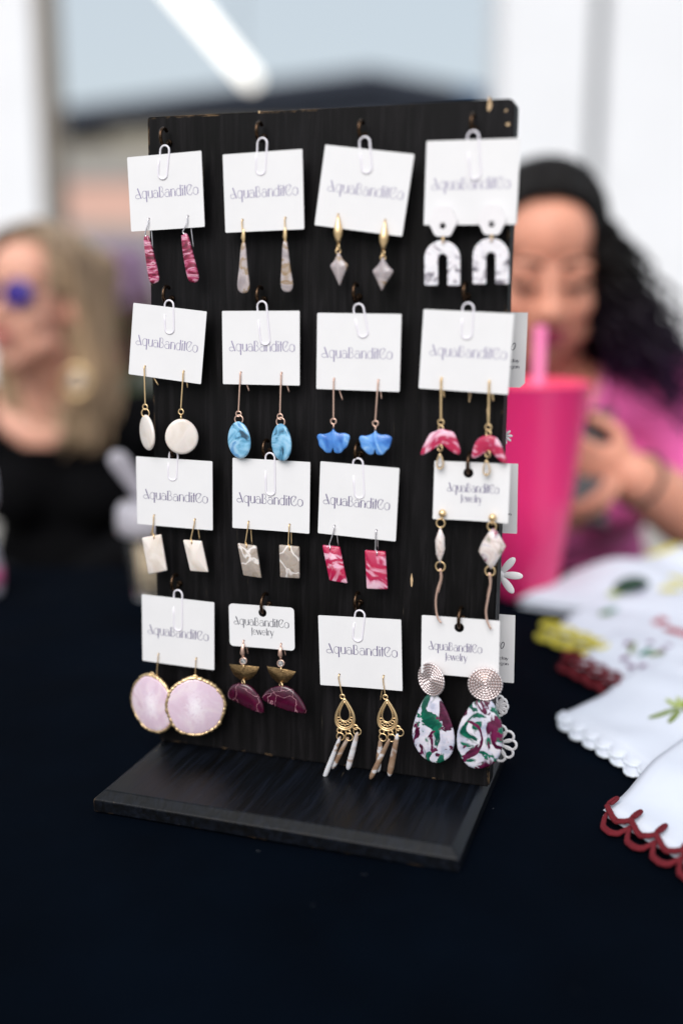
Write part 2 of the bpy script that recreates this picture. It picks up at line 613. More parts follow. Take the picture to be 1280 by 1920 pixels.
# ------------------------------------------------------------------ the setting
MT['asphalt'] = plain('grey_asphalt', '5a5a58', 0.9, 0.15, 3, 0.3, 60, 0.004)
MT['paving'] = plain('pale_concrete_paving', '9a9690', 0.85, 0.12, 2, 0.3, 90, 0.002)
MT['wallbeige'] = plain('beige_stucco', 'a9a294', 0.9, 0.08, 3, 0.3, 60, 0.004)
MT['wallgrey'] = plain('grey_stucco', '9a9793', 0.9, 0.08, 3, 0.3, 60, 0.004)
MT['salmon'] = plain('salmon_stucco', 'd3aa9b', 0.9, 0.06, 3, 0.3, 60, 0.004)
MT['slate'] = plain('dark_slate_roof', '363c4a', 0.7, 0.2, 5, 0.4, 30, 0.01)
MT['bluemetal'] = plain('blue_metal_roof', '15466e', 0.45, 0.1, 2)
MT['brownwood'] = plain('dark_brown_shutter', '40342c', 0.7, 0.2, 4)
MT['whitepaint'] = plain('white_painted_column', 'dddee2', 0.6, 0.03, 3, 0.15, 120, 0.001)
MT['sideshade'] = plain('taupe_painted_shade', '8d8378', 0.7, 0.05, 5)  # shade on the white column's side, put into a colour
MT['pipe'] = plain('grey_green_pipe', '7d8b88', 0.5, 0.05, 5)
MT['winglass'] = base_mat('dark_window_glass', '1c2128', 0.1)[0]
MT['leaf'] = plain('shrub_leaf', '5d6a48', 0.6, 0.3, 8)
MT['mauveleaf'] = plain('dark_red_leaf', '6e3040', 0.6, 0.3, 8)
MT['blossom'] = plain('lavender_pink_blossom', 'b79ab8', 0.6, 0.2, 8)
MT['bark'] = plain('bark', '4a3b30', 0.9, 0.3, 30)


def slab(name, r0, r1, f0, f1, z0, z1, mat, parent=None, **k):
    mb = MB().box(Q((r0 + r1) / 2, (f0 + f1) / 2, (z0 + z1) / 2), (r1 - r0, f1 - f0, z1 - z0), (HR, HF, Vector((0, 0, 1))))
    return build(name, mb, mat, parent, **k)


mb = MB()
S_ = 1200
mb.add([Q(-S_, -S_, GZ), Q(S_, -S_, GZ), Q(S_, S_, GZ), Q(-S_, S_, GZ)], [(0, 1, 2, 3)], False)
tag(build('ground', mb, 'asphalt'), None, None, kind='structure')
tag(slab('pavement', -6, 6, -3, 8.6, GZ - 0.1, GZ + 0.004, 'paving'), None, None, kind='structure')
tag(slab('kerb', -6, 6, 8.603, 8.75, GZ - 0.1, GZ + 0.12, 'wallgrey'), None, None, kind='structure')


def kr(px, f):
    """sideways place of picture column px at distance f"""
    return (K(px, 549, f) - Vector((CAM.x, CAM.y, 0))).dot(HR)


def kz(py, f):
    return K(640, py, f).z


# far house with a shallow dark gable
hf = 24.0
house = thing('house', Q(kr(480, hf), hf, GZ), 'far stucco house with shallow dark gable roof behind the display stand', 'house')
xl, xr, xa = kr(78, hf), kr(905, hf), kr(690, hf)
zl, za, zr = kz(219, hf), kz(136, hf), kz(178, hf)
ze = kz(236, hf)
slab('wall', xl + 0.25, xr - 0.2, hf, hf + 9, GZ, ze, 'wallbeige', house)
mb = MB()
pts = [Q(xl + 0.3, hf + 0.02, ze), Q(xr - 0.25, hf + 0.02, ze), Q(xr - 0.25, hf + 0.02, zr - 0.1), Q(xa, hf + 0.02, za - 0.1), Q(xl + 0.3, hf + 0.02, zl - 0.1)]
mb.add(pts + [p + HF * 8.9 for p in pts], [(0, 1, 2, 3, 4), (9, 8, 7, 6, 5), (0, 5, 6, 1), (1, 6, 7, 2), (2, 7, 8, 3), (3, 8, 9, 4), (4, 9, 5, 0)], False)
build('gable', mb, 'slate', house)
rf = None
for nm, (x0, z0), (x1, z1), mt_ in (('roof', (xl, zl), (xa, za), 'slate'), ('roof', (xa, za), (kr(850, hf), za + (zr - za) * (850 - 690) / 215), 'slate'), ('metal_roof', (kr(850, hf) + 0.01, za + (zr - za) * (850 - 690) / 215), (xr, zr), 'bluemetal')):
    mb = MB()
    a, b_ = Q(x0, hf - 0.5, z0), Q(x1, hf - 0.5, z1)
    t_ = Vector((0, 0, -0.28))
    pts = [a, b_, b_ + t_, a + t_]
    mb.add(pts + [p + HF * 10 for p in pts], [(0, 1, 2, 3), (7, 6, 5, 4), (0, 4, 5, 1), (1, 5, 6, 2), (2, 6, 7, 3), (3, 7, 4, 0)], False)
    build(nm, mb, mt_, house)
for (p0, p1, q0, q1) in ((104, 214, 222, 270), (330, 420, 250, 330), (520, 610, 250, 330)):
    wnd = slab('window', kr(p0, hf), kr(p1, hf), hf - 0.06, hf + 0.1, kz(q1, hf), kz(q0, hf), 'brownwood', house)
    slab('pane', kr(p0 + 9, hf), kr(p1 - 9, hf), hf - 0.064, hf, kz(q1 - 8, hf), kz(q0 + 8, hf), 'winglass', wnd)
slab('ledge', xl + 0.2, xr, hf - 0.25, hf + 0.01, kz(342, hf), kz(296, hf), 'wallgrey', house)
slab('painted_band', xl + 0.2, xr, hf - 0.2, hf + 0.01, kz(424, hf), kz(343, hf), 'salmon', house)
slab('plinth', xl + 0.2, xr, hf - 0.24, hf + 0.01, GZ, kz(425, hf), 'wallgrey', house)
dr = slab('door', kr(760, hf), kr(850, hf), hf - 0.3, hf - 0.1, GZ, kz(450, hf), 'brownwood', house)
build('handle', MB().ell(Q(kr(770, hf), hf - 0.34, GZ + 1.0), 0.05), 'metal', dr)


def shrub(loc_px, f, h, wdt, label, seed):
    rnd = random.Random(seed)
    b0 = Q(kr(loc_px, f), f, GZ)
    t = thing('flowering_shrub', b0, label, 'shrub')
    mb = MB()
    for k in range(7):
        an = rnd.random() * 6.28
        e = b0 + Vector((math.cos(an) * wdt * 0.5, math.sin(an) * wdt * 0.5, h * rnd.uniform(0.6, 0.9)))
        mb.tube([b0, b0.lerp(e, 0.5) + Vector((0, 0, 0.1)), e], [0.03, 0.02, 0.008], 6)
    build('stem', mb, 'bark', t)
    for nm, mt_, n_, z0, z1, sz in (('leaves', 'leaf', 900, 0.15, 0.75, 0.05), ('red_leaves', 'mauveleaf', 1300, 0.25, 0.85, 0.05), ('blossom', 'blossom', 1500, 0.7, 1.05, 0.05)):
        mb = MB()
        for k in range(n_):
            an, rr_ = rnd.random() * 6.28, math.sqrt(rnd.random()) * wdt * 0.62
            z_ = rnd.uniform(z0, z1)
            rr_ *= 1 - 0.5 * abs(z_ - 0.6)
            c_ = b0 + Vector((math.cos(an) * rr_, math.sin(an) * rr_, z_ * h))
            q_ = Quaternion((rnd.gauss(0, 1), rnd.gauss(0, 1), rnd.gauss(0, 1), rnd.gauss(0, 1))).normalized()
            a_, e_ = q_ @ Vector((sz, 0, 0)), q_ @ Vector((0, sz * 0.6, 0))
            mb.add([c_ - a_, c_ - e_, c_ + a_, c_ + e_], [(0, 1, 2, 3)], False)
        tag(build(nm, mb, mt_, t), None, None, kind='stuff')


shrub(222, 10.0, 1.42, 0.62, 'lavender and dark red flowering shrub behind the woman in sunglasses', 3)

# white columns of the porch, header beam and hanging lamp
cf = 5.4
ZT = 3.05


def column(p0, p1, f, label, side=0):
    r0, r1 = kr(p0, f), kr(p1, f)
    t = thing('porch_column', Q((r0 + r1) / 2, f, GZ), label, 'column', 'white porch columns')
    slab('shaft', r0, r1, f, f + 0.4, GZ + 0.16, 2.42, 'whitepaint', t)
    slab('plinth', r0 - 0.03, r1 + 0.03, f - 0.03, f + 0.43, GZ, GZ + 0.16, 'whitepaint', t)
    slab('capital', r0 - 0.03, r1 + 0.03, f - 0.03, f + 0.43, 2.42, 2.52, 'whitepaint', t)
    if side:
        slab('painted_shade_strip', r1 + 0.003, r1 + 0.055, f + 0.05, f + 0.3, GZ + 0.17, 2.41, 'sideshade', t)  # taupe strip stands in for the shaded side face of the white shaft


column(-90, 87, cf, 'white porch column with taupe strip as its shaded side, behind the woman in sunglasses', 1)
column(922, 1089, cf, 'white porch column behind the dark haired woman, nearer the display stand')
column(1113, 1330, cf, 'white porch column behind the dark haired woman, at the far right')
mb = MB().tube([Q(kr(1101, cf), cf + 0.25, GZ), Q(kr(1101, cf), cf + 0.25, 2.5)], kr(1112, cf) - kr(1101, cf) + 0.004, 12)
tag(build('downpipe', mb, 'pipe', loc=Q(kr(1101, cf), cf + 0.25, GZ)), 'grey green downpipe in the gap between two white columns', 'pipe')
t = thing('porch_beam', Q(0, cf, 2.52), 'white header beam resting on the porch columns', 'beam')
slab('header', -2.3, 2.6, cf, cf + 0.4, 2.52, 2.78, 'whitepaint', t)
A_, B_ = K(470, 148, 7.7), K(357, 12, 7.7)
lz = A_.z
dB = ray(357, 12)
B_ = CAM + dB * ((lz - CAM.z) / dB.z)
dirL = (B_ - A_).normalized()
L0, L1 = A_, A_ + dirL * 3.6
rz_ = 2.78
mb = MB()
perp = dirL.cross(Vector((0, 0, 1)))
mid = (L0 + L1) / 2
mb.box(Vector((mid.x, mid.y, rz_ + 0.06)), ((L1 - L0).length + 0.3, 0.09, 0.12), (dirL, perp, Vector((0, 0, 1))))
build('rafter', mb, 'whitepaint', t)
MT['lamp'], nt, b = base_mat('lit_lamp_tube', 'ffffff', 0.4)
b.inputs['Emission Color'].default_value = (1.0, 0.955, 0.87, 1)
b.inputs['Emission Strength'].default_value = 1.5
lamp = thing('tube_lamp', mid, 'lit white tube lamp hanging slantwise above the display stand', 'lamp')
mb = MB().tube([L0, L1], 0.055, 14)
build('tube', mb, 'lamp', lamp)
mb = MB().tube([L0 - dirL * 0.03, L0], 0.057, 14)
build('end_cap', mb, 'whitepaint', lamp)
build('end_cap', MB().tube([L1, L1 + dirL * 0.03], 0.057, 14), 'whitepaint', lamp)
for s_ in (0.35, 3.2):
    p_ = L0 + dirL * s_
    build('rod', MB().tube([p_ + Vector((0, 0, 0.05)), Vector((p_.x, p_.y, rz_ + 0.002))], 0.006, 6), 'metal', lamp)

# table and cloth
TF0, TF1, TR0, TR1 = 0.40, 1.25, -0.95, 0.95
table = thing('market_table', Q(0, 0.8, GZ), 'long folding table hidden beneath the black cloth', 'table')
slab('table_top', TR0, TR1, TF0, TF1, -0.036, -0.003, 'tabletop', table)
for r_ in (TR0 + 0.12, TR1 - 0.12):
    for f_ in (TF0 + 0.08, TF1 - 0.08):
        build('leg', MB().tube([Q(r_, f_, GZ + 0.004), Q(r_, f_, -0.036)], 0.014, 10), 'metal', table)


def cloth_pt(a, b_):
    """a along the table, b_ across it; beyond the edge the cloth hangs"""
    drop = 0.0
    r_, f_ = a, b_
    ex = ef = 0.0
    if a < TR0:
        ex, r_ = TR0 - a, TR0
    if a > TR1:
        ex, r_ = a - TR1, TR1
    if b_ < TF0:
        ef, f_ = TF0 - b_, TF0
    if b_ > TF1:
        ef, f_ = b_ - TF1, TF1
    z = 0.0
    # faint creases away from the stand
    z += 0.0016 * math.sin(a * 21 + 3 * math.sin(b_ * 9)) * math.sin(b_ * 17 + 2 * math.sin(a * 7)) - 0.0012
    d = max(ex, ef)
    if d > 0:
        rd = 0.012
        out = rd * (1 - math.exp(-d / rd)) + 0.02 * min(1, d / 0.3) * (1 + math.sin((a if ef > ex else b_) * 34 + math.sin(a * 11)))
        z = -max(0.0, d - rd * 0.6)
        if ex > 0:
            r_ += (out + 0.02) * (1 if a > 0 else -1) * min(1, ex / 0.03)
        if ef > 0:
            f_ += out * (1 if b_ > TF1 else -1) * min(1, ef / 0.03)
    return Q(r_, f_, z)


mb = MB()
drop = 0.62
na, nb = 150, 110
ga = [TR0 - drop + (TR1 - TR0 + 2 * drop) * i / na for i in range(na + 1)]
gb = [TF0 - drop + (TF1 - TF0 + 2 * drop) * j / nb for j in range(nb + 1)]
for e_ in (TR0, TR1):
    ga += [e_ - 0.002, e_ + 0.002, e_ + (0.008 if e_ > 0 else -0.008)]
for e_, s_ in ((TF0, -1), (TF1, 1)):
    gb += [e_ - 0.002, e_ + 0.002, e_ + 0.008 * s_]
ga.sort()
gb.sort()
vs = [cloth_pt(a, b_) for b_ in gb for a in ga]
W_ = len(ga)
mb.add(vs, [(j * W_ + i, j * W_ + i + 1, (j + 1) * W_ + i + 1, (j + 1) * W_ + i) for j in range(len(gb) - 1) for i in range(W_ - 1)])
tag(build('tablecloth', mb, 'cloth', loc=Q(0, 0.8, 0)), 'plain black cloth spread over the whole market table', 'tablecloth')

MT['lint'] = plain('lint', '4a4d54', 0.9)
rnd = random.Random(21)
mb = MB()
for k in range(36):
    p_ = Q(rnd.uniform(-.35, .4), rnd.uniform(.43, 1.1), 0.0009)
    a_ = rnd.uniform(0, 6.28)
    d_ = Vector((math.cos(a_), math.sin(a_), 0)) * rnd.uniform(.0004, .0016)
    mb.tube([p_ - d_, p_ + Vector((rnd.uniform(-.0004, .0004), rnd.uniform(-.0004, .0004), .0003)), p_ + d_], rnd.uniform(.00006, .00014), 4)
tag(build('lint', mb, 'lint', loc=Q(0, 0.8, 0)), 'tiny pale lint fibres scattered on the black cloth', 'lint', kind='stuff')

# ------------------------------------------------------------------ the display stand
BW, BH, BTH = 0.235, 0.42103, 0.01608
WB, BD, BX, BY, HB, XO, BBACK = 0.23648, 0.08497, 0.0055, 0.0059, 0.0053, -0.0019, 0.075
stand = thing('display_stand', Vector((0, 0, 0.0)), 'tall black wooden board on a wide base, hung with earring cards', 'display stand')
# board: rounded upper corners, softly worn outline
rr = 0.004
ol = [(-BW / 2, 0), (BW / 2, 0)]
for k in range(6):
    a = k / 5 * math.pi / 2
    ol.append((BW / 2 - rr + rr * math.cos(a), BH - rr + rr * math.sin(a)))
for k in range(6):
    a = math.pi / 2 + k / 5 * math.pi / 2
    ol.append((-BW / 2 + 0.5 * rr + 0.5 * rr * math.cos(a), BH - 0.5 * rr + 0.5 * rr * math.sin(a)))
bm = plate(ol, [], BTH)
bmesh.ops.bevel(bm, geom=[e for e in bm.edges if len(e.link_faces) == 2 and e.calc_face_angle(0) > 1.0], offset=0.0011, segments=2, affect='EDGES')
for v in bm.verts:
    v.co = V(v.co.x, v.co.z, -v.co.y)
bmesh_obj('board', bm, 'board', stand, loc=(0, 0, BT))
x0, x1 = XO - WB / 2, XO + WB / 2
y0, y1 = -BD, BBACK
mb = MB()
lo = [(x0, y0), (x1, y0), (x1, y1), (x0, y1)]
hi_ = [(x0 + BX, y0 + BY), (x1 - BX, y0 + BY), (x1 - BX, y1 - BY), (x0 + BX, y1 - BY)]
vs = [(a, b_, 0.0006) for a, b_ in lo] + [(a, b_, BT - HB) for a, b_ in lo] + [(a, b_, BT - 0.0004) for a, b_ in hi_]
mb.add(vs, [(3, 2, 1, 0), (8, 9, 10, 11)] + [(i, (i + 1) % 4, 4 + (i + 1) % 4, 4 + i) for i in range(4)] + [(4 + i, 4 + (i + 1) % 4, 8 + (i + 1) % 4, 8 + i) for i in range(4)], False)
bo = build('base', mb, 'base', stand)
bvm = bo.modifiers.new('soft_edges', 'BEVEL')
bvm.width, bvm.segments, bvm.limit_method = 0.0007, 2, 'ANGLE'
bvm.angle_limit = rad(20)
# bare wood chips in the paint
for px, py, wd, ht in ((917, 196, 5, 13), (952, 233, 5, 4), (948, 207, 3, 2.5), (486, 210, 2.5, 3), (771, 1087, 3, 16), (915, 772, 4, 12), (880, 740, 4, 14)):
    c_ = BP(px, py, 0.0003)
    ux, uz = EX * 0.00034, EZ * 0.00036
    rnd = random.Random(int(px))
    pts = []
    for k in range(9):
        a = 2 * math.pi * k / 9
        j = rnd.uniform(0.6, 1.0)
        pts.append(c_ + ux * (wd * math.cos(a) * j) + uz * (ht * math.sin(a) * j))
    build('paint_chip', MB().add(pts, [tuple(range(9))], False), 'bare', stand)

PUNCH = {(2, 3): (877, 887), (3, 1): (492, 1149), (3, 3): (860, 1177)}
HOOKX = [-0.1018, -0.0370, 0.0282, 0.0951]
HOOKH = [0.4045, 0.3080, 0.2115, 0.1160]
HADJ = {(0, 1): .0009, (0, 2): -.0008, (0, 3): 0, (1, 0): -.0009, (1, 1): -.001, (1, 2): .001, (1, 3): .0015, (2, 0): -.005, (2, 1): -.001, (2, 2): 0, (2, 3): .0032, (3, 2): -.001, (3, 3): .0025}
XADJ = {(1, 2): -.0022, (1, 3): -.0014, (2, 0): .004, (2, 1): .004, (2, 2): .0003, (2, 3): .0028, (3, 0): .0025, (3, 1): .005, (3, 2): .0015, (3, 3): 0}
RC, RRAD, RW = 0.0070, 0.0054, 0.00115


def make_hook(x, h, sign=1, parent=stand, RC=RC, RRAD=RRAD):
    """open screw hook standing out of the board"""
    mb = MB()
    back = 0.0 if sign > 0 else -BTH
    pts = [V(x, h, back + 0.0), V(x, h, back + sign * 0.0012)]
    for k in range(27):
        a = rad(205 + 285 * k / 26)
        pts.append(V(x, h + 0.0023 + RRAD * math.sin(a), back + sign * (RC + RRAD * math.cos(a))))
    mb.tube(pts, RW, 8, updir=EX)
    o = build('hook', mb, 'hook', parent)
    mb = MB()
    for k in range(2):
        mb.tube([V(x, h, back), V(x, h, back + sign * 0.0012)], 0.0021, 10)
    build('collar', mb, 'hook', o)


HK = {}
for i in range(4):
    for j in range(4):
        x, h = HOOKX[j] + XADJ.get((i, j), 0), HOOKH[i] + HADJ.get((i, j), 0)
        HK[i, j] = (x, h)
        if (i, j) in PUNCH:       # the card's punched hole hangs straight on a larger hook
            d_ = BP(*PUNCH[i, j], 0.0120) - BO
            make_hook(d_.dot(EX), d_.dot(EZ) + 0.0030, RC=0.0076, RRAD=0.0066)
        else:
            make_hook(x, h)

# ------------------------------------------------------------------ lettering
TH, TN = 0.085, 0.032


def arc(cx, cy, rx, ry, a0, a1, n=12):
    return [(cx + rx * math.cos(rad(a0 + (a1 - a0) * k / n)), cy + ry * math.sin(rad(a0 + (a1 - a0) * k / n))) for k in range(n + 1)]


GL = {
    'A': (0.52, [([(0.2, 0.7), (0.46, 0)], TH), (arc(0.19, 0.14, 0.17, 0.14, 60, 300), TN), ([(0.275, 0.26), (0.35, 0.3)], TN), ([(0.275, 0.02), (0.36, 0.06)], TN)]),
    'q': (0.44, [(arc(0.2, 0.25, 0.18, 0.25, 40, 320), TN), ([(0.36, 0.5), (0.36, -0.26)], TH)]),
    'u': (0.44, [([(0.07, 0.5), (0.07, 0.15)], TH), (arc(0.2, 0.15, 0.13, 0.15, 180, 330), TN), ([(0.37, 0.5), (0.37, 0)], TH)]),
    'a': (0.44, [(arc(0.18, 0.16, 0.16, 0.16, 60, 310), TN), (arc(0.2, 0.33, 0.16, 0.17, 20, 150), TN), ([(0.36, 0.36), (0.36, 0)], TH)]),
    'B': (0.46, [([(0.08, 0.7), (0.08, 0)], TH), (arc(0.18, 0.53, 0.14, 0.17, 100, -70), TN), (arc(0.18, 0.19, 0.2, 0.19, 80, -150), TN)]),
    'n': (0.44, [([(0.07, 0.5), (0.07, 0)], TH), (arc(0.22, 0.33, 0.15, 0.17, 170, 0), TN), ([(0.37, 0.34), (0.37, 0)], TH)]),
    'd': (0.44, [(arc(0.2, 0.25, 0.18, 0.25, 40, 320), TN), ([(0.36, 0.72), (0.36, 0)], TH)]),
    'i': (0.17, [([(0.08, 0.5), (0.08, 0)], TH), ([(0.08, 0.62), (0.08, 0.69)], TH)]),
    't': (0.2, [([(0.09, 0.68), (0.09, 0)], TH), ([(0.0, 0.5), (0.2, 0.5)], TN)]),
    'C': (0.5, [(arc(0.27, 0.35, 0.24, 0.35, 50, 330), TN), ([(0.2, 0.25), (0.44, 0.62), (0.38, 0.68), (0.32, 0.58)], TN), (arc(0.16, 0.35, 0.12, 0.3, 110, 250), TH * .8)]),
    'o': (0.46, [(arc(0.22, 0.25, 0.19, 0.25, 0, 360, 18), TN), (arc(0.33, 0.25, 0.07, 0.2, -70, 70), TH * .8)]),
    'J': (0.24, [([(0.14, 0.7), (0.14, -0.05)], TH), (arc(0.05, -0.05, 0.09, 0.1, 0, -90), TN)]),
    'e': (0.4, [(arc(0.19, 0.25, 0.17, 0.25, 0, 320), TN), ([(0.03, 0.26), (0.36, 0.26)], TN)]),
    'w': (0.56, [([(0.0, 0.5), (0.14, 0)], TH), ([(0.14, 0), (0.27, 0.5)], TN), ([(0.27, 0.5), (0.41, 0)], TH), ([(0.41, 0), (0.53, 0.5)], TN)]),
    'l': (0.16, [([(0.08, 0.72), (0.08, 0)], TH)]),
    'r': (0.28, [([(0.07, 0.5), (0.07, 0)], TH), (arc(0.2, 0.33, 0.13, 0.17, 170, 60), TN)]),
    'y': (0.4, [([(0.02, 0.5), (0.2, 0)], TH), ([(0.36, 0.5), (0.2, 0), (0.1, -0.24), (0.0, -0.22)], TN)]),
    'c': (0.38, [(arc(0.2, 0.25, 0.17, 0.25, 50, 310), TN)]),
    'g': (0.42, [(arc(0.2, 0.25, 0.17, 0.25, 0, 360, 16), TN), ([(0.37, 0.5), (0.37, -0.12)], TN), (arc(0.2, -0.12, 0.17, 0.13, 0, -150), TN)]),
    'f': (0.24, [([(0.1, 0), (0.1, 0.55)], TN), (arc(0.2, 0.57, 0.1, 0.13, 180, 60), TN), ([(0.0, 0.45), (0.22, 0.45)], TN)]),
    '0': (0.42, [([(x + y * 0.25, y) for x, y in arc(0.14, 0.3, 0.14, 0.3, 0, 360, 16)], 0.07)]),
    ' ': (0.2, []),
}


def lettering(text, size, origin, ux, uz, nrm, width=None, wmul=1.0, center=True):
    """flat print: strokes on the plane origin + ux, uz; size = metres per unit"""
    total = sum(GL[ch][0] for ch in text)
    k = size if width is None else width / total
    mb = MB()
    x = -total * k / 2 if center else 0
    for n_, ch in enumerate(text):
        adv, strokes = GL[ch]
        for si, (pts, wd) in enumerate(strokes):
            off = nrm * (0.00001 * ((n_ + si) % 4))
            mb.strip([origin + ux * (x + p[0] * k) + uz * (p[1] * size) + off for p in pts], wd * size * wmul, nrm)
        x += adv * k
    return mb


# ------------------------------------------------------------------ the earring cards
CARDS = {
    (0, 0): [(237.8, 295), (377.8, 282.5), (384, 425.6), (247.5, 434)], (0, 1): [(416.9, 290.3), (567.5, 278.8), (569, 430), (423, 436)],
    (0, 2): [(609, 270), (776, 290), (754, 443.8), (591, 422)], (0, 3): [(799.4, 264.4), (974, 259), (968.4, 422), (794.4, 421)],
    (1, 0): [(251, 569), (389, 583), (376, 719), (241, 702.4)], (1, 1): [(416.8, 584.5), (563, 581), (560.8, 722), (418.3, 720.8)],
    (1, 2): [(594.4, 586.7), (752.5, 588.5), (748.4, 735), (593.4, 729)], (1, 3): [(793.8, 579.5), (963.6, 588), (951.6, 739.4), (784.5, 728.4)],
    (2, 0): [(255.2, 855.8), (399, 864.7), (397.5, 994), (257, 983)], (2, 1): [(435.5, 858.8), (582, 866), (579.8, 1001), (437, 988.8)],
    (2, 2): [(599.6, 864.7), (748.4, 877.8), (741.2, 1016.7), (596.5, 998.4)], (2, 3): [(813, 865.4), (960, 869), (948.8, 978.5), (812.7, 974.4)],
    (3, 0): [(267.4, 1116), (403, 1128), (400, 1255), (265.6, 1240)], (3, 1): [(428, 1132), (551.8, 1139.4), (552, 1220.7), (432, 1209.7)],
    (3, 2): [(599, 1156.4), (754, 1159.5), (751.8, 1291.5), (598.5, 1287)], (3, 3): [(790, 1154), (937.5, 1164), (933.7, 1275), (790, 1262)],
}
HOLES = {
    (0, 0): [(279.4, 410), (352.5, 405)], (0, 1): [(455, 412), (535, 408)], (0, 2): [(633.8, 402), (721.8, 412.5)], (0, 3): [(829.3, 409), (921, 407)],
    (1, 0): [(272.3, 686.7), (344.7, 696)], (1, 1): [(451.6, 698), (528, 699)], (1, 2): [(626.4, 710), (709.2, 712.6)], (1, 3): [(827.5, 709), (917.2, 714.6)],
    (2, 0): [(289.4, 966), (365.7, 973.4)], (2, 1): [(466.3, 978), (543, 983.5)], (2, 2): [(627, 985.7), (705.4, 994.3)], (2, 3): [(829, 958), (922.7, 966)],
    (3, 0): [(297.7, 1226), (368.4, 1234)], (3, 1): [(457, 1201), (527.2, 1207)], (3, 2): [(636, 1264.5), (719, 1267)], (3, 3): [(808, 1262), (909, 1268)],
}
CLIPS = {(0, 0): ((311, 273), (303, 337)), (0, 1): ((493, 259), (487, 329)), (0, 2): ((683, 257), (687, 326)), (0, 3): ((886, 246), (890, 338)),
         (1, 0): ((318, 563), (317, 627)), (1, 1): ((491, 565), (497, 648)), (1, 2): ((671, 570), (681, 634)), (1, 3): ((878, 568), (873, 637)),
         (2, 0): ((327, 845), (322, 902)), (2, 1): ((507, 849), (506, 930)), (2, 2): ((671, 859), (673, 936)), (3, 0): ((335, 1106), (333, 1184)), (3, 2): ((676, 1144), (668, 1204))}
TEXTROW = {(0, 0): (313, 361), (0, 1): (495, 361), (0, 2): (685, 358), (0, 3): (882, 346), (1, 0): (313, 646), (1, 1): (491, 651), (1, 2): (669, 664), (1, 3): (877, 662),
           (2, 0): (329, 932), (2, 1): (506, 938), (2, 2): (668, 943), (2, 3): (886, 917), (3, 0): (334, 1188), (3, 1): (490, 1168), (3, 2): (678, 1221), (3, 3): (853, 1215)}
TEXTW = {(0, 0): 119, (0, 1): 128, (0, 2): 143, (0, 3): 149, (1, 0): 117, (1, 1): 124, (1, 2): 134, (1, 3): 146, (2, 0): 122, (2, 1): 125, (2, 2): 126, (2, 3): 98, (3, 0): 115, (3, 1): 104, (3, 2): 134, (3, 3): 101}
COFF = 0.0120
ROWN = ['top row', 'second row', 'third row', 'bottom row']
COLN = ['first', 'second', 'third', 'fourth']
PAIRN = {(0, 0): 'raspberry drop', (0, 1): 'long grey gold drop', (0, 2): 'grey diamond', (0, 3): 'marbled arch', (1, 0): 'cream disc', (1, 1): 'blue oval', (1, 2): 'blue ginkgo leaf', (1, 3): 'pink petal',
         (2, 0): 'cream rectangle', (2, 1): 'taupe crackle rectangle', (2, 2): 'raspberry rectangle', (2, 3): 'faceted stone threader', (3, 0): 'gold rimmed pink agate', (3, 1): 'maroon half moon', (3, 2): 'fringed gold teardrop', (3, 3): 'green and maroon teardrop'}


def planar(p):
    """board coordinates of a world point"""
    d = p - BO
    return d.dot(EX), d.dot(EZ)


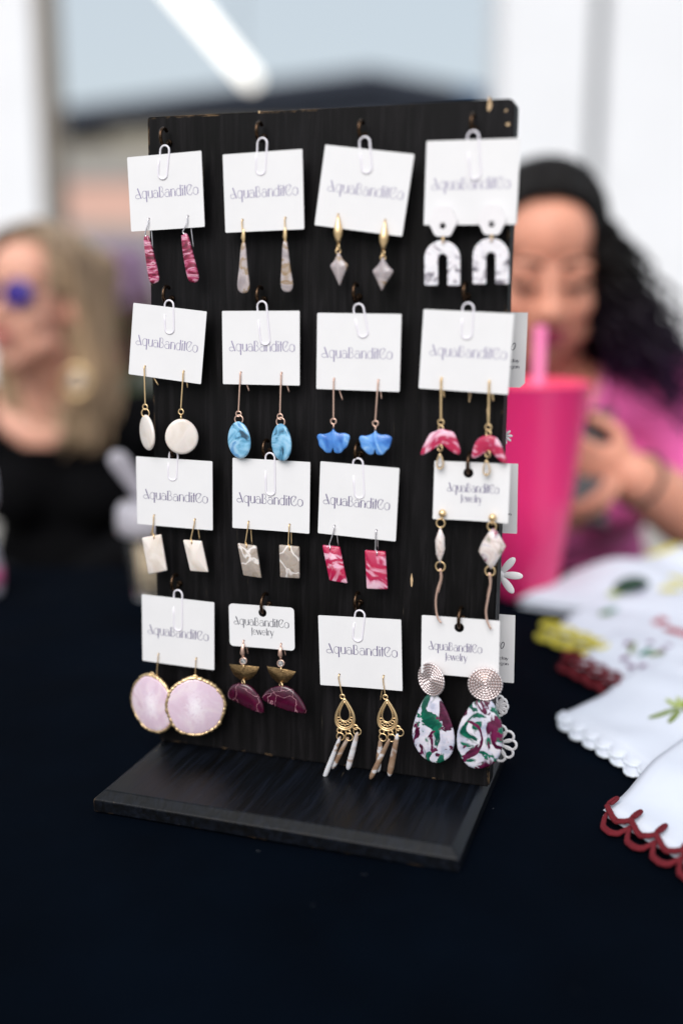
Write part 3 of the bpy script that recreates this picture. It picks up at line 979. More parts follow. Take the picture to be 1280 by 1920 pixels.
CARDFRAME = {}
for key, q in CARDS.items():
    i, j = key
    P = [Vector(planar(BP(px, py, COFF))) for px, py in q]
    c_ = sum(P, Vector((0, 0))) / 4
    ang = math.atan2((P[1] - P[0]).y + (P[2] - P[3]).y, (P[1] - P[0]).x + (P[2] - P[3]).x)
    ang2 = math.atan2((P[0] - P[3]).y + (P[1] - P[2]).y, (P[0] - P[3]).x + (P[1] - P[2]).x) - math.pi / 2
    an = (ang + ang2) / 2
    wd = ((P[1] - P[0]).length + (P[2] - P[3]).length) / 2
    ht = ((P[0] - P[3]).length + (P[1] - P[2]).length) / 2
    ux = EX * math.cos(an) + EZ * math.sin(an)
    uz = -EX * math.sin(an) + EZ * math.cos(an)
    org = V(c_.x, c_.y, COFF)
    CARDFRAME[key] = (org, ux, uz, wd, ht, an)

    def loc2(px, py):
        d = BP(px, py, COFF) - org
        return d.dot(ux), d.dot(uz)
    jew = key in PUNCH
    rc = 0.0026 if key == (3, 1) else 0.0007
    ol = []
    for sx, sz, a0 in ((1, 1, 0), (-1, 1, 90), (-1, -1, 180), (1, -1, 270)):
        for k in range(5):
            a = rad(a0 + 90 * k / 4)
            ol.append((sx * (wd / 2 - rc) + rc * math.cos(a), sz * (ht / 2 - rc) + rc * math.sin(a)))
    hs = [circ(*loc2(px, py), 0.00075, 8) for px, py in HOLES[key]]
    if jew:
        hs.append(circ(*loc2(*PUNCH[key]), 0.0031 if key != (3, 1) else 0.0029, 18))
    bow = {(2, 3): 3.6, (3, 3): 2.2}.get(key, random.Random(i * 7 + j * 3).choice((-.8, -.5, .4, .7, .9)))
    bm = plate(ol, hs, 0.0004, [wd * (k / 9 - 0.5) for k in range(1, 9)] if bow else None)
    for v in bm.verts:
        y = v.co.y
        if bow:
            y += -bow * (v.co.x ** 2) * (0.7 - v.co.z / ht)
            y += bow * 0.0002
        v.co = org + ux * v.co.x + uz * v.co.z - EF * y
    nm_ = 'name and jewelry card with punched hole' if jew else 'white name card on a paper clip'
    t = thing('earring_card', org, f'{nm_} holding {PAIRN[key]} earrings', 'card', 'earring cards on the board')
    bmesh_obj('card_sheet', bm, 'card', t)
    # print
    tw = wd * TEXTW[key] / ((q[1][0] - q[0][0] + q[2][0] - q[3][0]) / 2)
    lx, lzz = loc2(*TEXTROW[key])
    size = 0.0092 if not jew else 0.0078

    def bent(mb_):
        if bow:
            for v in mb_.v:
                d = v - org
                x_, z_ = d.dot(ux), d.dot(uz)
                v += EF * (bow * x_ * x_ * (0.7 - z_ / ht) - bow * 0.0002)
        return mb_
    build('lettering', bent(lettering('AquaBanditCo', size, org + ux * lx + uz * (lzz - size * 0.28) + EF * 0.00008, ux, uz, EF, tw)), 'ink2' if key == (3, 1) else ('ink' if i > 1 else 'ink_pale'), t)
    if jew:
        build('lettering', bent(lettering('Jewelry', size * 0.85, org + ux * (lx + (0.0005 if key != (2, 3) else -0.001)) + uz * (lzz - size * 0.28 - size * 0.78) + EF * 0.00008, ux, uz, EF, tw * 0.42)), 'ink2' if key == (3, 1) else ('ink' if i > 1 else 'ink_pale'), t)

# paper clips
for key, (ap, bt) in CLIPS.items():
    org, ux, uz, wd, ht, an = CARDFRAME[key]
    hx, hh = HK[key]
    a0 = BP(*ap, COFF - 0.0012)
    b0 = BP(*bt, COFF + 0.0005)
    ax = (b0 - a0)
    ax -= EF * ax.dot(EF)
    L = ax.length
    ax.normalize()
    sd_ = EF.cross(ax).normalized()
    if sd_.dot(EX) < 0:
        sd_ = -sd_
    wv = 0.0034
    wr = 0.00062
    fr, bk = 0.00025, -0.0012
    mid_ = a0 - EF * (a0 - (org - EF * 0.0002)).dot(EF)

    def cp(a, b_, o_):
        return mid_ + ax * a + sd_ * b_ + EF * o_
    pts = []
    # back leg up, over the top, front leg down, short return
    for k in range(9):
        t_ = rad(180 + 180 * k / 8)
        pts.append(cp(L * 1.1 - 0.003 - 0.0026 * math.sin(t_), -0.0006 + 0.0026 * -math.cos(t_), bk))
    pts = [cp(L * 0.5, 0.0019, bk), cp(L * 0.9, 0.0019, bk)] + pts[::-1][1:-1] + [cp(L * 0.9, -wv, bk), cp(L * 0.4, -wv, bk), cp(L * 0.2, -wv, bk * 0.8)]
    for k in range(11):
        t_ = math.pi - math.pi * k / 10
        pts.append(cp(wv - wv * math.sin(t_), wv * math.cos(t_), (bk * 0.8) * (1 - k / 10) + fr * (k / 10)))
    pts += [cp(L * 0.35, wv, fr), cp(L - wv, wv, fr)]
    for k in range(1, 9):
        t_ = math.pi * k / 8
        pts.append(cp(L - wv + wv * 0.86 * math.sin(t_), 0.0003 + wv * 0.92 * math.cos(t_), fr))
    pts += [cp(L * 0.62, -wv * 0.9, fr), cp(L * 0.42, -wv * 0.88, fr)]
    mb = MB().tube(pts, wr, 8)
    i, j = key
    tag(build('paper_clip', mb, 'clip', loc=a0), f'white paper clip on {ROWN[i]}, {COLN[j]} from left, holding a name card', 'paper clip', 'white paper clips on the hooks')


# ------------------------------------------------------------------ earrings
def zoomer(x0, y0, s):
    return lambda x, y: (x0 + x / s, y0 + y / s)


Z1, Z2, Z3, Z4 = zoomer(220, 170, 3.2), zoomer(570, 170, 2.977), zoomer(220, 540, 3.368), zoomer(570, 540, 2.909)
Z5, Z6, Z7, Z8 = zoomer(230, 830, 3.368), zoomer(570, 830, 2.909), zoomer(230, 1080, 3.368), zoomer(570, 1100, 2.909)
ZC, ZD = zoomer(580, 1250, 6.737), zoomer(760, 1220, 5.818)
PXM = 0.00035     # metres per picture pixel at the board, about
OF = 0.0136


def pend(E, name, outline, mat, th=0.0022, off=OF, rounds=0, inset=0.1, dome=0.3):
    pts = [BP(x, y, off) for x, y in outline]
    if rounds:
        pts = smooth_loop(pts, rounds)
    a = sum((pts[k].cross(pts[(k + 1) % len(pts)]) for k in range(len(pts))), Vector())
    if a.dot(EF) < 0:
        pts = pts[::-1]
    mb = MB().pebble(pts, EF, th, inset, dome)
    return build(name, mb, mat, E)


def ringo(E, px, py, rpx, mat, off=OF, wr=0.00045, face=0.0, name='jump_ring', tilt=None):
    """jump ring seen from the front; face turns it about the vertical"""
    c_ = BP(px, py, off)
    ux = EX * math.cos(face) + EF * math.sin(face)
    r_ = rpx * PXM
    mb = MB().tube([c_ + ux * (r_ * math.cos(2 * math.pi * k / 18)) + EZ * (r_ * math.sin(2 * math.pi * k / 18)) for k in range(18)], wr, 6, closed=True)
    return build(name, mb, mat, E)


def wire(E, hole, bottom, rear=None, mat='gold', r=0.00042, name='ear_wire', via=None):
    """bent ear wire: from the drop up through the card and down behind it"""
    h_ = BP(*hole, COFF)
    bt_ = BP(*bottom, OF)
    pts = [bt_ - EZ * 0.0006 - EF * 0.0008, bt_ - EZ * 0.0003, bt_ + EZ * 0.0008]
    if via:
        pts += [BP(*q, OF) for q in via]
    pts += [h_ - EZ * 0.003 + EF * 0.0012, h_ - EZ * 0.0008 + EF * 0.0011, h_ + EZ * 0.0001 + EF * 0.0003, h_ - EF * 0.001]
    if rear:
        re_ = BP(*rear, COFF - 0.0035)
        pts += [h_ - EF * 0.0022 - EZ * 0.001, h_.lerp(re_, 0.4) - EF * 0.0015, re_]
    else:
        pts += [h_ - EF * 0.0022 - EZ * 0.001, h_ - EF * 0.003 - EZ * 0.006]
    mb = MB().tube(smooth_loop(pts, 4, False), r, 6)
    return build(name, mb, mat, E)


def bar(E, a, b_, mat, r=0.0005, rear=None):
    """straight bar from the pierced hole down to an eyelet"""
    wire(E, a, b_, rear, mat, r, 'bar_wire')
    ringo(E, b_[0], b_[1] + 6, 5.0, mat, OF, 0.00045, name='eyelet')


def ear(key, side, word):
    hx, hy = HOLES[key][side]
    i, j = key
    s = ('left', 'right')[side]
    return thing('earring', BP(hx, hy, OF), f'{word.strip(", ")} earring, {s} one of its pair, {ROWN[i]}', 'earring', 'earrings on the display board')


def box_px(cx, cy, w_, h_, n=20, p=2.0, tip=0.0, tilt=0.0):
    """rounded outline in picture pixels; tip narrows the upper end; tilt shifts the top sideways"""
    o = []
    for k in range(n):
        a = 2 * math.pi * k / n
        c_, s_ = math.cos(a), math.sin(a)
        x = w_ / 2 * math.copysign(abs(c_) ** (2 / p), c_)
        y = -h_ / 2 * math.copysign(abs(s_) ** (2 / p), s_)
        if tip:
            u_ = (-y / (h_ / 2) + 1) / 2          # 1 at the top
            x *= 1 - tip * u_ ** 1.5
        o.append((cx + x + tilt * (-y / (h_ / 2)), cy + y))
    return o


def turned(E, name, cx, cy, w_, h_, yaw, mat, th=0.0026, off=OF + 0.001, tip=0.0, wob=0.0, tilt=0.0, seed=0, dome=0.3, inset=0.1):
    """a flat disc of true size turned about the vertical by yaw (positive: faces left)"""
    c_ = BP(cx, cy, off)
    n_ = (EF * math.cos(yaw) - EX * math.sin(yaw)).normalized()
    ux = (EX * math.cos(yaw) + EF * math.sin(yaw)).normalized()
    rnd = random.Random(seed)
    ph = [rnd.uniform(0, 6.28) for _ in range(4)]
    pts = []
    for k in range(36):
        a = 2 * math.pi * k / 36
        r_ = 1 + wob * (math.sin(3 * a + ph[0]) * 0.4 + math.sin(5 * a + ph[1]) * 0.35 + math.sin(8 * a + ph[2]) * 0.25)
        x, z = w_ / 2 * math.cos(a) * r_, h_ / 2 * math.sin(a) * r_
        if tip:
            x *= 1 - tip * ((math.sin(a) + 1) / 2) ** 2
        pts.append(c_ + ux * (x + tilt * z) + EZ * z)
    return build(name, MB().pebble(pts, n_, th, inset, dome), mat, E, loc=c_), pts, n_, ux, c_


# top row
K0 = (0, 0)
E = ear(K0, 0, 'raspberry marbled long drop')
wire(E, HOLES[K0][0], (274.5, 446), (287, 467), 'silver', via=[(272.5, 440), (275, 428)])
pend(E, 'drop', [(270, 448), (274, 443), (280, 445), (290, 480), (298, 515), (298.5, 526), (293, 531), (285, 531), (279.5, 523), (274, 485)], 'raspberry', rounds=3)
E = ear(K0, 1, 'raspberry marbled long drop')
wire(E, HOLES[K0][1], (345.5, 441), (363, 465), 'silver', via=[(343, 435), (348, 424)])
pend(E, 'drop', [(340.5, 446), (343, 440.5), (352, 440), (363, 478), (372.5, 515), (372, 525), (368, 529), (361, 530), (353, 524), (345, 485)], 'raspberry', rounds=3)
K0 = (0, 1)
for s_, (tp, bt_) in enumerate((((456.6, 455), (456.8, 550)), ((534.5, 452), (538, 548)))):
    E = ear(K0, s_, 'long grey drop with gold flakes')
    wire(E, HOLES[K0][s_], (tp[0], tp[1] + 3), (tp[0] - 4, tp[1] - 6), 'gold')
    mb = MB().ell(BP(tp[0], tp[1] - 12, OF), (0.0012, 0.0009, 0.0045))
    build('lever_back', mb, 'gold', E)
    L_ = bt_[1] - tp[1]
    dx = bt_[0] - tp[0]
    o_ = [(tp[0] - 4, tp[1] + 4), (tp[0], tp[1]), (tp[0] + 4, tp[1] + 4), (tp[0] + 8 + dx * .5, tp[1] + L_ * .5), (tp[0] + 11.5 + dx, tp[1] + L_ * .84), (tp[0] + 8 + dx, bt_[1] - 3), (bt_[0], bt_[1]), (bt_[0] - 8, bt_[1] - 3), (bt_[0] - 11.5, tp[1] + L_ * .84), (tp[0] - 8 + dx * .5, tp[1] + L_ * .5)]
    pend(E, 'drop', o_, 'opal', rounds=3)
K0 = (0, 2)
for s_, (top, mid2, rg, dia) in enumerate((((633.8, 402), (633.2, 438), (633.8, 463), [(634.5, 473), (619, 499), (636.5, 536), (652.3, 497.5)]), ((721.8, 412.5), (719.5, 450), (717.8, 475), [(717.8, 482), (698.3, 509), (715.4, 545), (737, 509)]))):
    E = ear(K0, s_, 'grey diamond on gold leaf hook')
    wire(E, HOLES[K0][s_], (rg[0], rg[1] - 6), None, 'gold')
    a_, b_ = BP(*top, OF + .0003), BP(rg[0], rg[1] - 6, OF + .0006)
    ax_ = (b_ - a_)
    mb = MB().tube([a_ + ax_ * t_ for t_ in (0, .2, .4, .55, .7, .85, 1)], [.0004, .0012, .0022, .0028, .0027, .0017, .0008], 10)
    build('leaf_hook', mb, 'gold', E)
    ringo(E, rg[0], rg[1], 5, 'gold', face=0.9)
    ringo(E, rg[0], rg[1] + 8, 4, 'gold', face=-0.4)
    t_, l_, bo_, r_ = [Vector(q_) for q_ in dia]
    o_ = [t_ + Vector((-2, 2)), t_, t_ + Vector((2, 2)), t_.lerp(r_, .55) + Vector((-1, 1)), r_ + Vector((-1, -3)), r_ + Vector((-1, 3)), r_.lerp(bo_, .5) + Vector((0, 0)), bo_ + Vector((2, -3)), bo_, bo_ + Vector((-2, -3)), bo_.lerp(l_, .5), l_ + Vector((1, 3)), l_ + Vector((1, -3)), l_.lerp(t_, .45) + Vector((1, 1))]
    pend(E, 'drop', [tuple(q_) for q_ in o_], 'opal', 0.0034, rounds=2, inset=0.28, dome=0.9)
K0 = (0, 3)
for s_, (cx, cy, lk, x0_, x1_, tp, bt_, i0, i1, it) in enumerate(((829.3, 415, (829.3, 448), 795, 861.5, 450.5, 535.5, 820, 838, 475.7), (921, 412, (920.3, 444), 885.5, 953, 446, 532.8, 910, 928, 473))):
    E = ear(K0, s_, 'white flower and black marbled arch')
    fl = []
    for k in range(36):
        a = 2 * math.pi * k / 36 + math.pi / 2
        r_ = 25 * (1 + 0.055 * math.cos(6 * (a - math.pi / 2) + math.pi))
        fl.append((cx + r_ * math.cos(a), cy - 30 * 0.98 * math.sin(a) * (r_ / 25)))
    o3 = [planar(BP(x, y, OF + .0012)) for x, y in fl]
    c3 = planar(BP(cx, cy + 8, OF + .0012))
    bm = plate([(x, z) for x, z in o3], [circ(c3[0], c3[1], 0.0019, 12)], 0.002)
    for v in bm.verts:
        v.co = V(v.co.x, v.co.z, OF + .0012 - v.co.y)
    bmesh_obj('flower_stud', bm, 'whiteclay', E)
    ringo(E, lk[0], lk[1] + 2, 5, 'gold', OF + .0004, face=1.1)
    mx, hw = (x0_ + x1_) / 2, (x1_ - x0_) / 2
    ihw = (i1 - i0) / 2
    out = [(x0_, bt_)] + [(mx - hw * math.cos(rad(a)), tp + hw * (1 - math.sin(rad(a)))) for a in range(0, 181, 12)] + [(x1_, bt_), (i1, bt_)] + [((i0 + i1) / 2 + ihw * math.cos(rad(a)), it + ihw * (1 - math.sin(rad(a)))) for a in range(0, 181, 20)] + [(i0, bt_)]
    o3 = [planar(BP(x, y, OF)) for x, y in out]
    bm = plate(o3, [], 0.0024)
    bmesh.ops.bevel(bm, geom=[e for e in bm.edges if len(e.link_faces) == 2 and e.calc_face_angle(0) > 1.0], offset=0.0005, segments=2, affect='EDGES')
    for v in bm.verts:
        v.co = V(v.co.x, v.co.z, OF - v.co.y)
    bmesh_obj('arch', bm, 'arch', E)

# second row
K0 = (1, 0)
E = ear(K0, 0, 'cream disc turned edgeways on gold bar')
bar(E, HOLES[K0][0], (272.5, 757), 'gold', rear=(297, 722))
ringo(E, 273, 774.5, 8, 'gold')
turned(E, 'disc', 276.4, 811, 0.0222, 0.0232, rad(38), 'pearl', tip=0.12, tilt=-0.12)
E = ear(K0, 1, 'cream round disc on gold bar')
bar(E, HOLES[K0][1], (339.7, 766), 'gold', rear=(352, 727))
ringo(E, 340, 783, 5, 'gold', face=1.2)
turned(E, 'disc', 341, 818.5, 0.0222, 0.0232, rad(-20), 'pearl', tip=0.1)
K0 = (1, 1)
for s_, (b1, rg, ctr, wpx, yw, til) in enumerate((((447.4, 770), (448, 786.4), (448.6, 825), .0185, 14, -.04), ((525, 775), (526, 791), (527.6, 829.5), .0172, 22, -.04))):
    E = ear(K0, s_, 'pale blue marbled oval')
    bar(E, HOLES[K0][s_], b1, 'rose', rear=(467 + s_ * 75, 733 + s_ * 2))
    ringo(E, rg[0], rg[1], 8, 'rose')
    turned(E, 'drop', ctr[0], ctr[1], wpx, .0238, rad(yw), 'blue', tip=0.12, tilt=til)
K0 = (1, 2)
gk = [(160, 765), (168, 780), (190, 792), (215, 790), (240, 798), (250, 812), (244, 838), (235, 865), (218, 880), (200, 900), (172, 900), (164, 888), (158, 872), (152, 888), (145, 899), (120, 898), (102, 880), (82, 860), (78, 835), (70, 810), (82, 795), (108, 797), (138, 788), (152, 778)]
for s_, (b1, dx, dy) in enumerate((((625, 784), 0, 0), ((703.4, 788), 229, 9))):
    E = ear(K0, s_, 'bright blue ginkgo leaf')
    bar(E, HOLES[K0][s_], b1, 'rose', rear=(642 + s_ * 73, 750 - s_ * 2))
    ringo(E, b1[0], b1[1] + 15, 3.5, 'rose', face=1.2)
    pend(E, 'ginkgo_leaf', [Z4(x + dx, y + dy) for x, y in gk], 'azure', 0.002, rounds=2, inset=0.06)
K0 = (1, 3)
pt = ([(745, 768), (775, 775), (810, 785), (822, 800), (830, 820), (842, 850), (852, 890), (840, 910), (800, 890), (765, 858), (742, 853), (720, 858), (680, 895), (640, 912), (634, 900), (650, 860), (685, 795), (715, 782)],
      [(1005, 803), (1040, 812), (1060, 830), (1075, 860), (1090, 900), (1103, 935), (1100, 955), (1075, 950), (1035, 905), (1015, 885), (1000, 882), (985, 890), (950, 920), (920, 928), (912, 915), (925, 860), (945, 825), (970, 810)])
for s_, (b1, dl, dc) in enumerate((((826, 786), (740, 872), (740, 945)), ((914.8, 795), (1000, 905), (993, 980)))):
    E = ear(K0, s_, 'pink petal and crystal drop')
    bar(E, HOLES[K0][s_], b1, 'gold', 0.0007, rear=(924 if s_ else 832, 752 if s_ else 745))
    ringo(E, b1[0], b1[1] + 17, 5, 'gold', face=0.5)
    pend(E, 'petals', [Z4(*q_) for q_ in pt[s_]], 'raspberry2', 0.0022, OF + .001, rounds=2, inset=0.08)
    ringo(E, *Z4(*dl), 5.5, 'gold', OF + .0022, face=0.6)
    cx, cy = Z4(*dc)
    o_ = box_px(cx, cy, 13, 25, 16, 2, 0.75)
    pend(E, 'crystal_drop', o_, 'crystal', 0.003, OF + .002, inset=0.25, dome=0.8)
    build('gold_setting', MB().tube([BP(x, y, OF + .002) for x, y in box_px(cx, cy, 15.5, 28, 20, 2, 0.75)], 0.00045, 6, closed=True), 'gold', E)

# third row
RECT = {(2, 0): ([[(267, 1008), (302.7, 1001.6), (314.3, 1070), (279.6, 1077)], [(344, 1011.7), (378.5, 1014), (391.5, 1073), (357.7, 1070.5)]], 'pearl', 'cream pearly rectangle', 'gold', [((286.4, 1007), (283, 1003)), ((357, 1017), (374.5, 1011))]),
        (2, 1): ([[(445.6, 1018), (481, 1023), (490.7, 1084), (457, 1079)], [(523.6, 1021), (561.3, 1024.5), (562, 1084.7), (525.7, 1082.4)]], 'taupe', 'taupe crackled rectangle', 'gold', [((459.5, 1024), (472.5, 1020)), ((540, 1028), (546.5, 1022))]),
        (2, 2): ([[(604.4, 1021.5), (637, 1025), (651.5, 1094), (618, 1088.5)], [(684, 1031), (722.6, 1033.8), (726.8, 1105), (687.6, 1104)]], 'raspberry2', 'raspberry and white rectangle', 'silver', [((615.5, 1028), (634, 1024)), ((703, 1038), (708, 1030))])}
for K0, (qs, mt_, word, wm, ws) in RECT.items():
    for s_, q_ in enumerate(qs):
        E = ear(K0, s_, word)
        wire(E, HOLES[K0][s_], ws[s_][0], ws[s_][1], wm)
        ringo(E, ws[s_][0][0] + 2, ws[s_][0][1] - 1, 5, wm, OF, face=1.0)
        o_ = []
        for k in range(4):
            p0, p1, p2 = Vector(q_[k - 1]), Vector(q_[k]), Vector(q_[(k + 1) % 4])
            o_ += [tuple(p1 + (p0 - p1).normalized() * 2.2), tuple(p1 + (p0 - p1).normalized() * .5 + (p2 - p1).normalized() * .5), tuple(p1 + (p2 - p1).normalized() * 2.2)]
        pend(E, 'rectangle', o_, mt_, 0.0024, inset=0.05)
K0 = (2, 3)
for s_, (st, r1, dia, r2, wv_) in enumerate((((828.9, 962.3), (825.4, 981), [(825, 988), (832.5, 1006), (834, 1030), (825, 1058), (817, 1040), (815.5, 1012)], (825, 1062), [(824.5, 1066), (826, 1084), (820, 1104), (816.5, 1125), (817.5, 1146), (821, 1160), (827, 1168)]),
                                              ((922.7, 970.3), (921.3, 987), [(924, 990), (931, 996), (940, 1011), (947.5, 1024), (940, 1038), (928, 1058), (920.6, 1068), (915, 1062), (905, 1048), (896, 1033), (904, 1015), (915, 998)], (918, 1070.6), [(916.5, 1074), (918.5, 1098), (914, 1122), (910.3, 1146), (913, 1165), (920, 1180.6)]))):
    E = ear(K0, s_, 'faceted speckled stone' + (' seen edgeways' if s_ == 0 else '') + ' threader')
    mb = MB().ell(BP(*st, OF + .001), 0.0024)
    o_ = build('ball_stud', mb, 'gold', E)
    build('post', MB().tube([BP(*st, OF + .001), BP(*st, COFF - .006)], 0.0004, 6), 'gold', o_)
    ringo(E, st[0] - 1, st[1] + 9, 3.5, 'gold', face=1.2)
    ringo(E, *r1, 7.5, 'gold')
    pend(E, 'faceted_stone', dia, 'glitter', 0.0045, OF + .0005, inset=0.3, dome=1.2)
    ringo(E, *r2, 8.5, 'gold', OF + .0008)
    pts = [BP(*q_, OF + .0015) for q_ in wv_]
    build('threader', MB().tube(smooth_loop(pts, 5, False), [0.0007] * (5 * (len(pts) - 1)) + [0.0003], 8), 'rose', E)
    pts = [BP(wv_[0][0] + 1 + dx, wv_[0][1] + dy, OF + .0004) for dx, dy in ((0, 1), (2, 16), (-1, 30), (-5 if s_ == 0 else -4, 45))]
    build('threader_end', MB().tube(smooth_loop(pts, 5, False), 0.0007, 8), 'rose', E)

# bottom row
K0 = (3, 0)
for s_, (cx, cy, yw, wob_seed, wt_) in enumerate(((286.5, 1319, 17, 5, (294, 1268)), (366.6, 1325, -20, 8, (366, 1271)))):
    E = ear(K0, s_, 'gold rimmed pale pink agate')
    wire(E, HOLES[K0][s_], wt_, None, 'gold', 0.00035)
    off_ = OF + (0.0 if s_ == 0 else 0.0045)
    o_, pts, n_, ux, c_ = turned(E, 'agate_slice', cx, cy, 0.0385, 0.0395, rad(yw), 'agate', 0.003, off_, wob=0.035, seed=wob_seed, inset=0.05)
    rnd = random.Random(wob_seed)
    rim = smooth_loop(pts, 4)
    rim = [p_ + (p_ - c_).normalized() * (0.0002 + rnd.uniform(-.00025, .00025)) for p_ in rim]
    rim_o = build('gold_rim', MB().tube(rim, [0.0011 + rnd.uniform(-.0003, .0003) for _ in rim], 7, closed=True, flat=1.2), 'gold', E)
    tp_ = c_ + EZ * 0.0205
    build('rim_loop', MB().tube([tp_ + ux * (0.0016 * math.cos(a * 0.5)) + EZ * (0.0016 * math.sin(a * 0.5)) for a in range(13)], 0.0007, 6, closed=True), 'gold', E)
K0 = (3, 1)
for s_, (lh, cr, hm, mo) in enumerate((((757, 480), (762, 537), [(675, 555), (864, 573), (845, 615), (815, 648), (780, 660), (745, 655), (710, 632), (688, 598)], [(665, 745), (672, 715), (690, 692), (715, 680), (745, 677), (780, 682), (812, 700), (840, 728), (868, 768), (885, 805), (894, 860), (860, 862), (800, 838), (730, 800), (675, 772)]),
                                       ((995, 490), (998, 552), [(911, 567), (1094, 603), (1072, 640), (1040, 670), (1010, 681), (975, 672), (945, 645), (920, 605)], [(882, 762), (905, 728), (935, 708), (965, 697), (1010, 692), (1045, 700), (1080, 722), (1115, 760), (1145, 808), (1163, 866), (1110, 864), (1050, 852), (980, 828), (920, 800), (888, 782)]))):
    E = ear(K0, s_, 'maroon half moon below a brass half disc')
    lx, ly = Z7(*lh)
    wire(E, HOLES[K0][s_], (lx, ly + 8), (lx + 10, ly + 3), 'rose')
    mb = MB().tube([BP(HOLES[K0][s_][0], HOLES[K0][s_][1] + 6, OF), BP(lx, ly - 6, OF), BP(lx, ly + 2, OF), BP(lx + 1, ly + 9, OF)], [.0005, .0013, .0017, .0007], 8)
    build('leaf_hook', mb, 'rose', E)
    cx, cy = Z7(*cr)
    build('crystal', MB().ell(BP(cx, cy, OF + .0006), 0.002, nu=8, nv=5), 'crystal', E)
    build('crystal_setting', MB().tube([BP(cx + 6.3 * math.cos(a / 2), cy + 6.3 * math.sin(a / 2), OF) for a in range(13)], 0.0004, 6, closed=True), 'rose', E)
    ringo(E, cx, cy + 10, 4, 'gold', face=1.0)
    pend(E, 'half_disc', [Z7(*q_) for q_ in hm], 'brass', 0.0009, inset=0.03, dome=0)
    bx_ = Z7(762 if s_ == 0 else 1000, 672 if s_ == 0 else 690)
    ringo(E, bx_[0], bx_[1], 5.5, 'gold', OF + .0006, face=0.7)
    pend(E, 'half_moon', [Z7(*q_) for q_ in mo], 'maroon', 0.003, OF + .0008, rounds=2, inset=0.09, dome=0.6)
K0 = (3, 2)
STK = ([((392, 880), (178, 1425), 66, .0014), ((492, 890), (285, 1290), 70, -.001), ((608, 825), (482, 1305), 78, 0)],
       [((900, 900), (862, 1335), 78, -.0014), ((1012, 912), (765, 1422), 72, .0014), ((1112, 845), (1005, 1385), 84, 0)])
for s_, (dx, dy) in enumerate(((0, 0), (536, 12))):
    E = ear(K0, s_, 'gold teardrop with three dangling sticks')
    wire(E, HOLES[K0][s_], ZC(412 + dx * 1.01, 360 + dy * .5), ZC(360 + dx, 420) if s_ else None, 'gold', 0.0004)
    ringo(E, *ZC(415 + dx * 1.01, 378 + dy * .5), 4.3, 'gold', wr=0.0005)
    C0 = (455 + dx, 615 + dy)

    def tear(w_, top, bot, n_=30):
        o = []
        for k in range(n_):
            a = 2 * math.pi * k / n_
            y = (top + bot) / 2 - (bot - top) / 2 * math.cos(a)
            x = w_ / 2 * math.sin(a) * math.sin(a / 2 if a <= math.pi else (2 * math.pi - a) / 2) ** 1.1 * 1.18
            o.append((C0[0] - 8 + x + (y - 600) * 0.02, y + dy))
        return o
    fr_ = build('teardrop_frame', MB().tube([BP(*ZC(*q_), OF) for q_ in tear(268, 405, 795)], 0.0008, 6, closed=True), 'gold', E)
    t2 = smooth_loop([BP(*ZC(*q_), OF) for q_ in tear(232, 420, 770)], 3)
    build('beaded_wire', MB().tube(t2, [0.0005 + 0.0002 * (k % 2) for k in range(len(t2))], 6, closed=True), 'gold', E)
    build('inner_wire', MB().tube([BP(*ZC(*q_), OF + .0002) for q_ in tear(150, 440, 690)], 0.0005, 6, closed=True), 'gold', E)
    for k in range(7):
        a = rad(200 + 140 * k / 6)
        x, y = C0[0] - 5 + 88 * math.cos(a), 625 + dy - 95 * math.sin(a)
        qx, qy = ZC(x, y)
        ringo(E, qx, qy, 2.9, 'gold', OF, 0.00035, name='scroll')
    for k, ((rx, ry), (gx, gy)) in enumerate((((378, 808), (390, 882)), ((487, 822), (500, 888)), ((580, 765), (603, 818)))):
        ringo(E, *ZC(rx + dx, ry + dy), 4.4, 'gold', OF, 0.0006, name='frame_loop')
        ringo(E, *ZC(gx + dx, gy + dy), 7.2, 'gold', OF + .0006, 0.0004)
    for (a_, b_, wd, do) in STK[s_]:
        p0, p1 = BP(*ZC(*a_), OF + .0004 + do), BP(*ZC(*b_), OF + .0008 + do)
        ax_ = p1 - p0
        hw = wd / 6.737 * PXM / 2
        mb = MB().tube([p0 + ax_ * t_ for t_ in (0, .03, .12, .5, .8, .92, .98, 1.0)], [hw * .2, hw * .5, hw * .72, hw * .95, hw, hw * .85, hw * .5, hw * .15], 12, flat=0.9)
        build('stick', mb, 'stick', E)
K0 = (3, 3)
